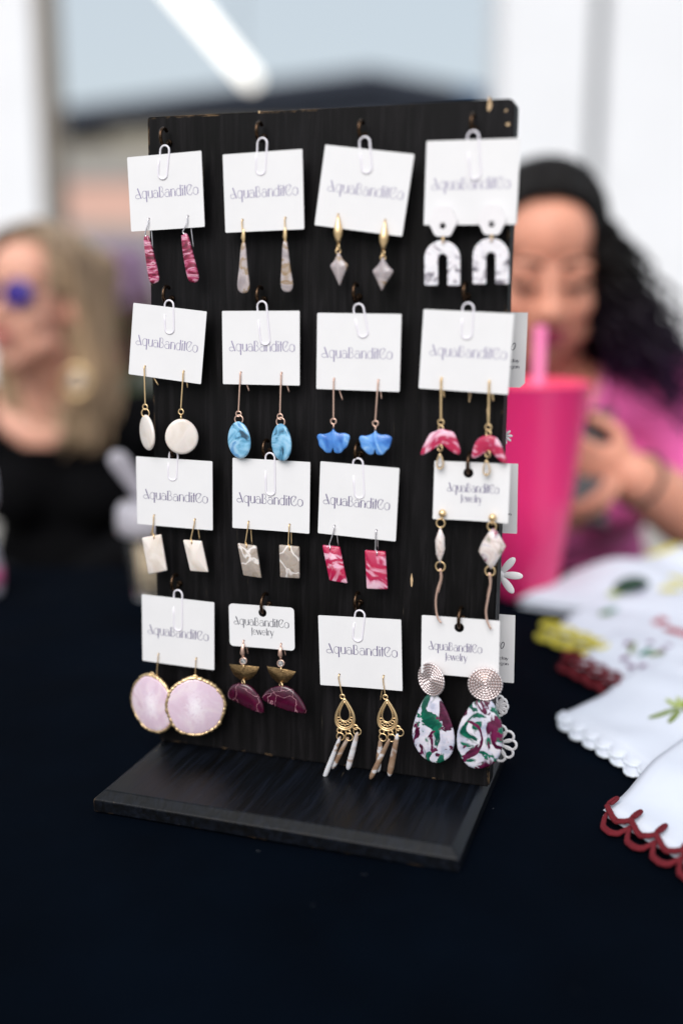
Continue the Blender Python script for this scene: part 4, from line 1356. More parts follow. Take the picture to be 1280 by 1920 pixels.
for s_, (dc, yw, tear_) in enumerate((((808, 1274), 27, [(800, 1303), (809, 1300), (818, 1302), (827, 1313), (838, 1334), (847, 1358), (852, 1382), (850, 1404), (842, 1420), (824, 1430.5), (806, 1428), (790, 1417), (778, 1399), (772.5, 1377), (775, 1357), (782, 1335), (792, 1313)]),
                                      ((909, 1282.7), -10, [(899, 1312), (910, 1309), (919, 1313), (929, 1326), (938, 1350), (943, 1376), (941, 1402), (932, 1424), (916, 1437), (897, 1441.5), (878, 1437), (864, 1420), (856, 1397), (857, 1372), (865, 1348), (878, 1326), (889, 1315)]))):
    E = ear(K0, s_, 'large green and maroon teardrop')
    c_ = BP(*dc, OF + .0016)
    yw = rad(yw)
    n_ = (EF * math.cos(yw) - EX * math.sin(yw)).normalized()
    ux = (EX * math.cos(yw) + EF * math.sin(yw)).normalized()
    mb = MB()
    for k in range(7):
        r_ = 0.0006 + k * 0.00158
        nb_ = max(5, int(r_ * 2 * math.pi / 0.0019))
        sg = nb_ * 4
        mb.tube([c_ + n_ * (0.0006 - 0.00004 * k * k * 0.3) + ux * (r_ * math.cos(2 * math.pi * q_ / sg)) + EZ * (r_ * math.sin(2 * math.pi * q_ / sg)) for q_ in range(sg)], [0.00078 - 0.00042 * (q_ % 4 == 0) for q_ in range(sg)], 6, closed=True)
    o_ = build('rope_disc', mb, 'paleros', E)
    build('disc_back', MB().lathe(c_ - n_ * .0004, [(0.0, 0), (0.0104, 0), (0.0104, .0004), (0, .0004)], 28, (ux, EZ, n_)), 'rose', o_)
    build('post', MB().tube([c_ - n_ * .0004, c_ - EF * .009], 0.0004, 6), 'rose', o_)
    ringo(E, dc[0], tear_[1][1] - 1, 5, 'gold', OF, face=0.8)
    pend(E, 'teardrop', tear_, 'garden', 0.003, OF + .0002, rounds=2, inset=0.05, dome=0.4)

# ------------------------------------------------------------------ what hangs on the back of the board and peeps out at its side
BOFF = -BTH - 0.0105
for ri, (top, bot, rgt, word) in enumerate((((586, 727), (988.7, 982.8), 20, 'second'), ((869.5, 1000.8), (970.5, 968.4), 12, 'third'), ((1154, 1281), (965.3, 962.6), 28, 'bottom'))):
    tr = Vector(planar(BP(bot[0], top[0], BOFF)))
    br = Vector(planar(BP(bot[1], top[1], BOFF)))
    hgt = (tr - br).length
    uzv = (tr - br).normalized()
    uxv = Vector((uzv.y, -uzv.x))
    wd = 0.053
    ch = 0.0028 if ri == 0 else 0.0004
    ol = [(0, 0), (-wd, 0), (-wd, -hgt), (-ch, -hgt), (0, -hgt + ch)]
    bm = plate(ol, [circ(-wd * 0.5, -0.005, 0.0028, 14)], 0.0004)
    org = V(tr.x, tr.y, BOFF)
    ux = EX * uxv.x + EZ * uxv.y
    uz = EX * uzv.x + EZ * uzv.y
    for v in bm.verts:
        v.co = org + ux * v.co.x + uz * v.co.z - EF * v.co.y
    t = thing('price_card', org, f'white card with price and print peeping out behind the board edge, {word} row', 'card', 'cards on the back of the board')
    bmesh_obj('card_sheet', bm, 'card', t)
    if ri != 1:
        build('lettering', lettering('00', 0.0072, org + ux * -0.0125 + uz * (-hgt * 0.5) + EF * 0.00008, ux, uz, EF, center=False), 'ink2', t)
        build('lettering', lettering('of clay', 0.0026, org + ux * -0.0135 + uz * (-hgt * 0.66) + EF * 0.00008, ux, uz, EF, 0.0088 * 1.1, 2.4, center=False), 'ink2', t)
    build('lettering', lettering('oregon', 0.0026, org + ux * -0.0135 + uz * (-hgt * 0.74) + EF * 0.00008, ux, uz, EF, 0.0098, 2.4, center=False), 'ink2', t)
    make_hook(org.x - wd * 0.5, planar(org)[1] - 0.0005, -1)


def petal(c_, ang, L_, wd, th, mb):
    d = EX * math.cos(ang) + EZ * math.sin(ang)
    p_ = EX * -math.sin(ang) + EZ * math.cos(ang)
    pts = []
    for k in range(16):
        a = 2 * math.pi * k / 16
        x = 0.5 - 0.5 * math.cos(a)
        y = math.sin(a) * (0.55 + 0.45 * x)
        pts.append(c_ + d * (x * L_) + p_ * (y * wd / 2))
    if sum((pts[k].cross(pts[(k + 1) % 16]) for k in range(16)), Vector()).dot(EF) < 0:
        pts = pts[::-1]
    mb.pebble(pts, EF, th, 0.12, 0.5)


for (px, py, L_, np_, rot_, word) in ((936, 1077, 0.0150, 7, 0.0, 'large white daisy earring peeping out behind the board edge, beside the red cup foot'), (945, 818, 0.0052, 9, 0.1, 'tiny white daisy earring behind the board edge, in front of the pink tumbler')):
    c_ = BP(px, py, BOFF + .002)
    t = thing('daisy_earring', c_ + EZ * L_, word, 'earring', 'white earrings on the back of the board')
    for k in range(np_):
        mb = MB()
        petal(c_ + EF * .0002 * (k % 2), rot_ + 2 * math.pi * k / np_, L_, L_ * 0.42, 0.0018, mb)
        build('petal', mb, 'whiteclay', t)
    build('daisy_centre', MB().ell(c_ + EF * .001, (L_ * .2, .0014, L_ * .2)), 'whiteclay', t)
    wy = 0.02 if L_ > .01 else 0.012
    build('ear_wire', MB().tube([c_ + EZ * L_ * .9, c_ + EZ * (L_ * .9 + wy * .5) - EX * .001, c_ + EZ * (L_ + wy) - EX * .004], 0.0004, 6), 'gold', t)
for (px, py, n_, R_, a0, a1, word) in ((931, 1323, 5, 0.0062, -70, 70, 'upper small white loop lace earring piece behind the board edge'), (931, 1393, 9, 0.0112, -115, 95, 'lower white scalloped loop fan earring behind the board edge')):
    c_ = BP(px, py, BOFF + .002)
    t = thing('loop_earring', c_, word, 'earring', 'white earrings on the back of the board')
    for k in range(n_):
        a = rad(a0 + (a1 - a0) * k / (n_ - 1)) if n_ < 9 else rad(-150 + 300 * k / (n_ - 1))
        d = EX * math.cos(a) + EZ * math.sin(a)
        p_ = EX * -math.sin(a) + EZ * math.cos(a)
        hw = R_ * (0.36 if n_ > 5 else 0.42)
        pts = [c_ + d * (R_ * 0.72 + R_ * 0.42 * math.cos(2 * math.pi * q_ / 16)) + p_ * (hw * math.sin(2 * math.pi * q_ / 16) * (0.8 + 0.25 * math.cos(2 * math.pi * q_ / 16))) for q_ in range(16)]
        build('loop', MB().tube(pts, 0.00095, 8, closed=True), 'whiteclay', t)
    build('loop_hub', MB().ell(c_, (R_ * .34, .001, R_ * .34)), 'whiteclay', t)


# ------------------------------------------------------------------ folded embroidered napkins, fanned out on the table
def v2(a):
    return Vector((math.cos(rad(a)), math.sin(rad(a))))


def napkin(corner, ua, va, Lu, Lv, layers, zf, label, puff=0.004, bumps=None, seed=0, scal=0.0):
    """corner (right, away) and two edge directions in degrees; zf(u, v) = height of what lies below"""
    rnd = random.Random(seed)
    U, W = v2(ua), v2(va)
    c0 = Vector(corner)
    t = thing('folded_napkin', Q(c0.x, c0.y, 0.0), label, 'napkin', 'folded embroidered napkins')
    N = 26
    zt = 0.0
    for l_ in range(layers):
        mb = MB()
        sh = rnd.uniform(-.0025, .0025) if l_ < layers - 1 else 0
        so_ = 0.0016 * (layers - 1 - l_)
        ph = rnd.uniform(0, 6)
        top, bot = [], []
        for j in range(N + 1):
            for i in range(N + 1):
                a, b_ = i / N, j / N
                u_, w_ = a * Lu + sh, b_ * Lv + sh * .5
                if l_ < layers - 1:
                    u_ -= so_ * (1 - a) * 1.5
                e = min(a * Lu, (1 - a) * Lu, b_ * Lv, (1 - b_) * Lv)
                pr = math.sqrt(max(0.0, 1 - (1 - min(1, e / 0.004)) ** 2))
                p_ = c0 + U * u_ + W * w_
                if scal and l_ == 0:
                    p_ -= U * (1 - a) * 0.0
                zz = zf(u_, w_) + zt + 0.0006
                wr_ = 0.0011 * math.sin(u_ * 52 + ph + 2 * math.sin(w_ * 40)) * math.sin(w_ * 45 + ph * 2) + 0.0007 * math.sin(u_ * 110 - w_ * 70 + ph)
                bp = 0.0
                if bumps:
                    for (bu, bw, br, bh) in bumps:
                        bp += bh * math.exp(-((u_ - bu) ** 2 + (w_ - bw) ** 2) / (2 * br * br))
                bot.append(Q(p_.x, p_.y, zz + bp * 0.9))
                top.append(Q(p_.x, p_.y, zz + bp + puff * (0.12 + 0.88 * pr) + wr_ * pr))
        n_ = N + 1
        fs = [(j * n_ + i, j * n_ + i + 1, (j + 1) * n_ + i + 1, (j + 1) * n_ + i) for j in range(N) for i in range(N)]
        k_ = n_ * n_
        fb = [(k_ + f[3], k_ + f[2], k_ + f[1], k_ + f[0]) for f in fs]
        rim = [(i, 0) for i in range(N)] + [(N, j) for j in range(N)] + [(i, N) for i in range(N, 0, -1)] + [(0, j) for j in range(N, 0, -1)]
        ids = [j * n_ + i for i, j in rim]
        side = [(ids[q_], ids[q_] + k_, ids[(q_ + 1) % len(ids)] + k_, ids[(q_ + 1) % len(ids)]) for q_ in range(len(ids))]
        mb.add(top + bot, fs + fb + side)
        build('folded_layer', mb, 'linen', t)
        zt += puff * 1.02

    def S(u_, w_, up=0.0):
        p_ = c0 + U * u_ + W * w_
        bp = sum(bh * math.exp(-((u_ - bu) ** 2 + (w_ - bw) ** 2) / (2 * br * br)) for (bu, bw, br, bh) in (bumps or []))
        return Q(p_.x, p_.y, zf(u_, w_) + zt + bp + 0.0012 + up)
    def at(px, py, zg=None):
        p_ = TP(px, py, zt + 0.004 if zg is None else zg) - Vector((CAM.x, CAM.y, 0))
        d = Vector((p_.dot(HR), p_.dot(HF))) - c0
        det = U.x * W.y - U.y * W.x
        return (d.x * W.y - d.y * W.x) / det, (U.x * d.y - U.y * d.x) / det
    S.at = at
    return t, S


def leafp(S, px, py, ang, L_, wd, mat, t, name='stitched_leaf', up=0.0006):
    u_, w_ = S.at(px, py)
    leaf(S, u_, w_, ang, L_, wd, mat, t, name, up)


def yarn(pts, r, seed=0, closed=False):
    """crocheted cord: a fat strand with small stitches, twisted from two plies"""
    rnd = random.Random(seed)
    pts = smooth_loop(pts, 7, closed)
    mb = MB()
    mb.tube(pts, [r * (0.72 + 0.25 * (k % 2)) for k in range(len(pts))], 7, closed=closed)
    side = []
    for k, p_ in enumerate(pts):
        a = k * 1.1
        side.append(p_ + Vector((math.cos(a), math.sin(a) * .5, math.sin(a) * .8)) * r * 0.55)
    mb.tube(side, r * 0.55, 6, closed=closed)
    return mb


def leaf(S, u_, w_, ang, L_, wd, mat, t, name='stitched_leaf', up=0.0006):
    d, p_ = v2(ang), v2(ang + 90)
    pts = []
    for k in range(12):
        a = 2 * math.pi * k / 12
        x, y = (0.5 - 0.5 * math.cos(a)) * L_, math.sin(a) * wd / 2
        pts.append(S(u_ + d.x * x + p_.x * y, w_ + d.y * x + p_.y * y, up))
    n_ = Vector((0, 0, 1))
    if sum((pts[k].cross(pts[(k + 1) % 12]) for k in range(12)), Vector()).z < 0:
        pts = pts[::-1]
    build(name, MB().pebble(pts, n_, 0.0009, 0.15, 0.4), mat, t)


def ramp01(x, a, b_):
    x = max(0, min(1, (x - a) / (b_ - a)))
    return x * x * (3 - 2 * x)


# back napkin: bulky, with a large dark centred flower
t, S = napkin((0.186, 1.090), 38, -38, 0.26, 0.20, 2, lambda u_, w_: 0.0, 'bulky white napkin with dark centred yellow flower, rearmost beside the pink tumbler', 0.006, [(0.10, 0.05, 0.04, 0.030), (0.19, 0.06, 0.03, 0.034), (0.05, 0.13, 0.05, 0.012)], 2)
leafp(S, 1158, 1130, 0, 0.040, 0.030, 'tdark', t, 'flower_centre', 0.0012)
leafp(S, 1160, 1126, 175, 0.018, 0.012, 'tlime', t)
leafp(S, 1236, 1130, 10, 0.026, 0.014, 'tyellow', t, 'petal')
leafp(S, 1250, 1112, 40, 0.04, 0.022, 'tyellow', t, 'petal')
leafp(S, 1205, 1082, 20, 0.045, 0.022, 'tyellow', t, 'petal')
leafp(S, 1160, 1118, 110, 0.035, 0.014, 'tlav', t, 'petal')
# yellow edged napkin
t, S = napkin((0.196, 0.985), 44, -58, 0.20, 0.15, 2, lambda u_, w_: 0.004 + 0.008 * ramp01(u_, 0.01, 0.06), 'white napkin with thick yellow crochet edging, second from the back', 0.003, None, 3)
for k in range(4):
    w_ = 0.004 + 0.021 * k
    for row, (o_, h_) in enumerate(((0.004, 0.002), (-0.010, -0.005))):
        pts = [S(o_ + 0.009 * math.cos(a), w_ + 0.0095 * math.sin(a) + row * 0.006, h_) for a in [i * math.pi / 5 for i in range(10)]]
        build('crochet_ring', yarn(pts, 0.0024, k, True), 'yellowyarn', t)
leafp(S, 1122, 1168, 5, 0.03, 0.009, 'tteal', t)
leafp(S, 1120, 1170, 20, 0.018, 0.008, 'tgreen', t)
for px, py, a_ in ((1222, 1158, 20), (1255, 1160, 60), (1265, 1165, 0), (1275, 1150, 90)):
    leafp(S, px, py, a_, 0.018, 0.012, 'tred', t, 'petal')
# red edged napkin
t, S = napkin((0.203, 0.905), 45, -66, 0.20, 0.15, 2, lambda u_, w_: 0.002 + 0.010 * ramp01(u_, 0.02, 0.07), 'white napkin with purple sprig and dark red crochet edging, middle of the fan', 0.003, None, 4)
for k in range(5):
    w_ = 0.002 + 0.0185 * k
    for row, (o_, h_) in enumerate(((0.001, 0.0015), (-0.011, -0.005))):
        pts = [S(o_ + 0.0085 * math.cos(a), w_ + 0.0085 * math.sin(a) + row * 0.005, h_) for a in [i * math.pi / 5 for i in range(10)]]
        build('crochet_ring', yarn(pts, 0.0023, k, True), 'redyarn', t)
for px, py, a_, L_, mt_ in ((1178, 1236, -20, 0.02, 'tgreen'), (1195, 1242, 10, 0.02, 'tteal'), (1212, 1243, 40, 0.018, 'tgreen')):
    leafp(S, px, py, a_, L_, 0.006, mt_, t)
for px, py in ((1168, 1222), (1162, 1240), (1174, 1252), (1210, 1224), (1244, 1230), (1196, 1255), (1232, 1238)):
    leafp(S, px, py, 40, 0.0085, 0.007, 'tpurple', t, 'stitched_bud')
for px, py, a_ in ((1226, 1190, -20), (1240, 1196, 60), (1246, 1186, -60), (1255, 1205, 15), (1268, 1200, 100), (1272, 1210, 30)):
    leafp(S, px, py, a_, 0.016, 0.011, 'tred', t, 'petal')
# white scalloped napkin
t, S = napkin((0.172, 0.784), 44, -68, 0.24, 0.17, 2, lambda u_, w_: 0.001 + 0.009 * ramp01(u_, 0.05, 0.10), 'white napkin with green sprig and white scalloped edge, between two red edged napkins', 0.0034, None, 5)
for row, (o_, h_, ph) in enumerate(((-0.003, -0.0045, 0.0), (-0.0085, -0.0075, 0.006))):
    for k in range(9):
        w_ = -0.002 + ph + 0.0165 * k
        pts = [S(o_, w_ + 0.0165 * a / 8, h_) - HR * 0.0 for a in range(9)]
        am_ = 0.0055 * random.Random(k * 5 + row).uniform(.6, 1.25)
        out = [S(o_ - am_ * math.sin(math.pi * a / 8) ** 0.7, w_ + 0.0165 * a / 8, h_ - 0.0006 * math.sin(math.pi * a / 8)) for a in range(9)]
        inn = [S(o_ + 0.006, w_ + 0.0165 * a / 8, h_ + 0.001) for a in range(9)]
        mb = MB()
        th_ = Vector((0, 0, 0.0009))
        vs = inn + out + [p_ + th_ for p_ in inn] + [p_ + th_ for p_ in out]
        fs = []
        for q_ in range(8):
            fs += [(q_ + 1, q_, 9 + q_, 10 + q_), (18 + q_, 19 + q_, 28 + q_, 27 + q_), (9 + q_, 27 + q_, 28 + q_, 10 + q_)]
        mb.add(vs, fs)
        build('scallop', mb, 'linen', t)
        build('scallop_edge', yarn(out[::2], 0.0011, k), 'whiteyarn', t)
for px, py, px2, py2, wd_ in ((1270, 1338, 1214, 1343, .005), (1274, 1340, 1252, 1355, .006), (1270, 1337, 1246, 1322, .004), (1276, 1340, 1300, 1330, .006), (1274, 1338, 1268, 1322, .004), (1278, 1342, 1310, 1352, .006), (1276, 1338, 1292, 1318, .004)):
    (ua_, wa_), (ub_, wb_) = S.at(px, py), S.at(px2, py2)
    leaf(S, ua_, wa_, math.degrees(math.atan2(wb_ - wa_, ub_ - ua_)), math.hypot(ub_ - ua_, wb_ - wa_), wd_, 'tgreen' if wd_ > .0045 else 'tlime', t)
# front napkin with red crochet border
t, S = napkin((0.1665, 0.628), 48.5, -60, 0.22, 0.17, 2, lambda u_, w_: 0.0005 + 0.011 * ramp01(u_, 0.02, 0.075), 'plain white napkin with red looped crochet border, nearest the table front', 0.0028, None, 6)
P0 = 0.0205
for k in range(8):
    w_ = 0.004 + P0 * k
    # picot loop standing on the cloth, then two strands to the next knot
    pts = [S(0.002 + 0.0105 * math.sin(math.pi * a / 8), w_ + 0.0022 * math.cos(math.pi * a / 8) + 0.0012 * (a / 4 - 1), 0.0022) for a in range(9)]
    build('picot', yarn(pts, 0.0012, k), 'redyarn', t)
    for q_, (du, dz) in enumerate(((0.0, 0.0), (-0.0021, -0.0006))):
        pts = [S(0.0022 + du, w_ - 0.002, 0.0014 + dz), S(-0.0022 + du, w_ + P0 * .25, -0.0006 + dz), S(-0.0036 + du, w_ + P0 * .5, -0.002 + dz), S(-0.0022 + du, w_ + P0 * .75, -0.0006 + dz), S(0.0022 + du, w_ + P0, 0.001 + dz)]
        build('crochet_strand', yarn(pts, 0.00135, k + 20 + q_), 'redyarn', t)
        pts = [S(-0.002 + du, w_ + 0.001, -0.002 + dz), S(-0.0108 + du, w_ + P0 * .2, -0.0048 + dz), S(-0.0132 + du, w_ + P0 * .5, -0.0052 + dz), S(-0.0108 + du, w_ + P0 * .8, -0.0048 + dz), S(-0.0025 + du, w_ + P0 + .001, -0.002 + dz)]
        build('crochet_strand', yarn(pts, 0.0014, k + 40 + q_), 'redyarn', t)

# ------------------------------------------------------------------ cups
MT['pink'] = plain('hot_pink_plastic', 'f2367e', 0.36, 0.03, 6, coat=0.3, sss=0.2)
MT['pinklid'] = plain('pink_lid', 'f0486e', 0.35)
MT['pinkstraw'] = plain('pink_straw', 'e878a8', 0.35)
MT['frost'] = base_mat('frosted_plastic', 'd2ced8', 0.35, trans=0.45)[0]
MT['clearcup'] = base_mat('clear_plastic', 'f4f4f6', 0.06, trans=0.97, ior=1.12)[0]
MT['oats'] = plain('creamy_oats', 'dcc7a4', 0.8, 0.35, 90, 0.6, 160, 0.003)
XYZ = (HR, HF, Vector((0, 0, 1)))
cb = Q(kr(1008, 1.13), 1.135, 0.0005)
ch_ = kz(722, 1.13)
cup = thing('pink_tumbler', cb, 'tall hot pink plastic tumbler with pink straw beside the display board', 'tumbler')
rb, rt = 0.0335, 0.0595
build('cup_body', MB().lathe(cb, [(0.0, 0.0), (rb - .004, 0.0), (rb, 0.003), (rb + (rt - rb) * .5, ch_ * .5), (rt, ch_), (rt + .0012, ch_ + .002), (rt - .001, ch_ + .003), (rt - .003, ch_ - .002), (rt - .006, ch_ - .02)], 48, XYZ), 'pink', cup)
lid = build('lid', MB().lathe(cb, [(0.0, ch_ - .008), (rt - .010, ch_ - .008), (rt - .006, ch_ - .004), (rt - .003, ch_ + .0035), (rt - .0005, ch_ + .0042), (rt + .0015, ch_ + .001)], 48, XYZ), 'pinklid', cup)
sb = cb + HR * 0.006
build('straw', MB().tube([sb + Vector((0, 0, .01)), sb + Vector((0, 0, ch_ + .062)) - HR * .001], 0.0062, 14), 'pinkstraw', cup)

ib = Q(kr(264, 1.12), 1.125, 0.0005)
ic = thing('snack_cup', ib, 'clear cup of creamy oats with frosted lid and upright spoon', 'cup')
ih = kz(985, 1.12)
build('cup_wall', MB().lathe(ib, [(0.0, 0.0), (0.0175, 0.0), (0.019, .002), (0.0262, ih), (0.0254, ih), (0.0182, .0035), (0, .0025)], 32, XYZ), 'clearcup', ic)
build('contents', MB().lathe(ib, [(0.0, 0.0038), (0.0174, 0.004), (0.0232, ih * .74), (0.012, ih * .78), (0.0, ih * .77)], 28, XYZ), 'oats', ic)
build('lid', MB().lathe(ib, [(0.0262, ih - .012), (0.034, ih - .010), (0.0352, ih), (0.0345, ih + .016), (0.031, ih + .022), (0.020, ih + .0235), (0, ih + .0235)], 32, XYZ), 'frost', ic)
s0, s1 = ib + HR * 0.004 + Vector((0, 0, ih + .015)), K(212, 848, 1.11)
ax_ = s1 - s0
pts = [s0 + ax_ * t_ for t_ in (0, .3, .6, .85, .95, 1)]
build('spoon', MB().tube(pts, [.006, .0085, .0105, .0115, .0095, .004], 12, flat=0.35, updir=HR), 'frost', ic)
lb = Q(kr(-84, 1.12), 1.13, 0.0005)
lc = thing('lidded_glass', lb, 'pale lidded cup cut off by the picture edge beside the woman in sunglasses', 'cup')
build('cup_wall', MB().lathe(lb, [(0, 0), (0.025, 0), (0.0262, .004), (0.0268, .03), (0.024, .045), (0.022, .055), (0, .055)], 32, XYZ), 'frost', lc)
build('sleeve', MB().lathe(lb, [(0.0267, .012), (0.0275, .013), (0.0278, .03), (0.0272, .031)], 32, XYZ), 'pinkstraw', lc)
build('neck', MB().lathe(lb, [(0.0215, .055), (0.016, .07), (0.015, .085), (0.02, .095)], 32, XYZ), 'clearcup', lc)
build('lid', MB().lathe(lb, [(0.02, .095), (0.0245, .10), (0.0258, .118), (0.0245, .136), (0.018, .142), (0, .143)], 32, XYZ), 'frost', lc)

# ------------------------------------------------------------------ people
MT['skinA'] = plain('warm_skin', 'd9987f', 0.5, 0.14, 28, 0.2, 500, 0.0004, sss=0.12)
MT['skinB'] = plain('fair_skin', 'd8a08a', 0.5, 0.12, 28, 0.2, 500, 0.0004, sss=0.12)
MT['pinkshirt'] = plain('pink_blouse', 'e666ae', 0.8, 0.08, 12, 0.3, 900, 0.0005, sheen=0.2)
MT['blackshirt'] = plain('black_knit_top', '060608', 0.9, 0.2, 20, 0.3, 900, 0.0005, spec=0.1)
MT['jeans'] = plain('dark_trousers', '15171f', 0.9, 0.1, 20)
MT['shoe'] = plain('black_shoe', '101012', 0.5)
MT['lipA'] = plain('berry_lipstick', '8c2244', 0.4)
MT['lipB'] = plain('rose_lips', 'b0605c', 0.4)
MT['brow'] = plain('dark_brow', '2a1a14', 0.8)
MT['nail'] = plain('dark_red_nail', '7c1230', 0.25)
MT['eyewhite'] = plain('eye_white', 'd8d2cc', 0.3)
MT['phone'] = plain('grey_phone', '3a383c', 0.3)
MT['ink_tattoo'] = plain('tattoo_ink', '4f3f3a', 0.7)
mt, nt, b = base_mat('black_hair_purple_ends', None, 0.45, spec=0.25)
tc = nt.nodes.new('ShaderNodeTexCoord')
sp = nt.nodes.new('ShaderNodeSeparateXYZ')
nt.links.new(tc.outputs['Object'], sp.inputs[0])
mr = nt.nodes.new('ShaderNodeMapRange')
mr.inputs['From Min'].default_value, mr.inputs['From Max'].default_value = 0.93, 1.10
nt.links.new(sp.outputs['Z'], mr.inputs['Value'])
nt.links.new(ramp(nt, mr.outputs[0], [(0.0, '2c0e34'), (0.5, '180c1e'), (1.0, '0d0909')]), b.inputs['Base Color'])
MT['hairA'] = mt
mt, nt, b = base_mat('blonde_hair_dark_roots', None, 0.45, spec=0.35)
tc = nt.nodes.new('ShaderNodeTexCoord')
sp = nt.nodes.new('ShaderNodeSeparateXYZ')
nt.links.new(tc.outputs['Object'], sp.inputs[0])
mr = nt.nodes.new('ShaderNodeMapRange')
mr.inputs['From Min'].default_value, mr.inputs['From Max'].default_value = 0.85, 1.17
nt.links.new(sp.outputs['Z'], mr.inputs['Value'])
st_ = noise(nt, coords(nt, (90.0, 90.0, 6.0), rand=False), 1.0, 3)
c1 = ramp(nt, mr.outputs[0], [(0.0, 'a0876a'), (0.6, '8f755a'), (0.95, '54443a')])
nt.links.new(mixc(nt, ramp(nt, st_, [(0.35, (0, 0, 0)), (0.7, (1, 1, 1))]), c1, 'b89f82'), b.inputs['Base Color'])
MT['hairB'] = mt
mt, nt, b = base_mat('purple_mirror_lens', '2a1074', 0.22, metal=0.2)
MT['lens'] = mt


def blob(name, prims, voxel, mat, parent, smooth=8, cut=None):
    """one continuous skin grown over ellipsoids ('e', centre, radii, axes) and tapered limbs ('c', points, radii)"""
    mb = MB()
    for p_ in prims:
        if p_[0] == 'e':
            mb.ell(p_[1], p_[2], p_[3] if len(p_) > 3 else None, 20, 14)
        else:
            pts = [Vector(q_) for q_ in p_[1]]
            mb.tube(smooth_loop(pts, 4, False) if len(pts) > 2 else pts, smooth_r(p_[2], len(pts)), 14)
            mb.ell(pts[0], p_[2][0], None, 14, 10)
            mb.ell(pts[-1], p_[2][-1], None, 14, 10)
    o = build(name, mb, mat, parent)
    md = o.modifiers.new('skin', 'REMESH')
    md.mode = 'VOXEL'
    md.voxel_size = voxel
    md.use_smooth_shade = True
    sm_ = o.modifiers.new('smooth', 'SMOOTH')
    sm_.iterations, sm_.factor = smooth, 0.5
    dg = bpy.context.evaluated_depsgraph_get()
    me = D.meshes.new_from_object(o.evaluated_get(dg))
    o.modifiers.clear()
    old = o.data
    o.data = me
    D.meshes.remove(old)
    me.materials.clear()
    me.materials.append(MT[mat])
    if cut:
        bm = bmesh.new()
        bm.from_mesh(me)
        off = origin_of(parent)
        bmesh.ops.delete(bm, geom=[f for f in bm.faces if cut(f.calc_center_median() + off)], context='FACES')
        bm.to_mesh(me)
        bm.free()
    me.polygons.foreach_set('use_smooth', [True] * len(me.polygons))
    return o


def smooth_r(rr_, n_):
    if n_ <= 2:
        return list(rr_)
    out = []
    for i in range(n_ - 1):
        for k in range(4):
            t_ = k / 4
            out.append(rr_[i] * (1 - t_) + rr_[i + 1] * t_)
    return out + [rr_[-1]]


UPZ = Vector((0, 0, 1))


class Head:
    """axes of a head: side = her own left seen on the picture's right"""
    def __init__(s, c, yaw, pitch, k=1.0, roll=0.0):
        s.c, s.k = c, k
        f = (-HF * math.cos(yaw) - HR * math.sin(yaw))
        s.f = (f * math.cos(pitch) + UPZ * math.sin(pitch)).normalized()
        sd0 = UPZ.cross(s.f).normalized()
        up0 = s.f.cross(sd0)
        s.s = (sd0 * math.cos(roll) + up0 * math.sin(roll)).normalized()
        s.u = s.f.cross(s.s)
        s.ax = (s.s, s.f, s.u)

    def p(s, x, f, u):
        return s.c + (s.s * x + s.f * f + s.u * u) * s.k

    def e(s, x, f, u, r):
        return ('e', s.p(x, f, u), tuple(v * s.k for v in r), s.ax)

    def prims(s):
        P = [s.e(0, -.022, .032, (.074, .094, .092)), s.e(0, .026, -.028, (.061, .062, .088)), s.e(0, .030, -.088, (.043, .045, .034)), s.e(0, .056, -.108, (.019, .018, .015)), s.e(0, .045, .045, (.055, .045, .05))]
        for q in (-1, 1):
            P += [s.e(q * .037, .058, -.036, (.024, .022, .026)), s.e(q * .030, .080, .013, (.024, .010, .008)), s.e(q * .031, .0745, -.004, (.0165, .0125, .0125)), s.e(q * .074, -.008, -.018, (.009, .018, .030)), s.e(q * .0115, .096, -.043, (.009, .011, .008)), s.e(q * .044, .03, -.075, (.018, .03, .022))]
        P += [('c', [s.p(0, .086, .004), s.p(0, .098, -.020), s.p(0, .108, -.038)], [.0075 * s.k, .0085 * s.k, .0115 * s.k])]
        P += [s.e(0, .088, -.064, (.020, .010, .007)), s.e(0, .086, -.078, (.018, .010, .007))]
        return P

    def features(s, parent, lip, brow_mat='brow', lids=True):
        o = build('lips', MB().ell(s.p(0, .0955, -.0655), tuple(v * s.k for v in (.0235, .0055, .0056)), s.ax).ell(s.p(0, .0935, -.0765), tuple(v * s.k for v in (.0205, .0062, .0066)), s.ax), lip, parent)
        for q in (-1, 1):
            pts = [s.p(q * .012, .0905, .016), s.p(q * .028, .0895, .0225), s.p(q * .046, .074, .018)]
            build('eyebrow', MB().tube(smooth_loop(pts, 4, False), [.0030 * s.k] * 5 + [.0022 * s.k] * 3 + [.0008 * s.k], 6), brow_mat, parent)
            if lids:
                pts = [s.p(q * .017, .0855, -.010), s.p(q * .031, .0885, -.0125), s.p(q * .046, .0775, -.009)]
                build('eyelashes', MB().tube(smooth_loop(pts, 4, False), .0034 * s.k, 6), brow_mat, parent)


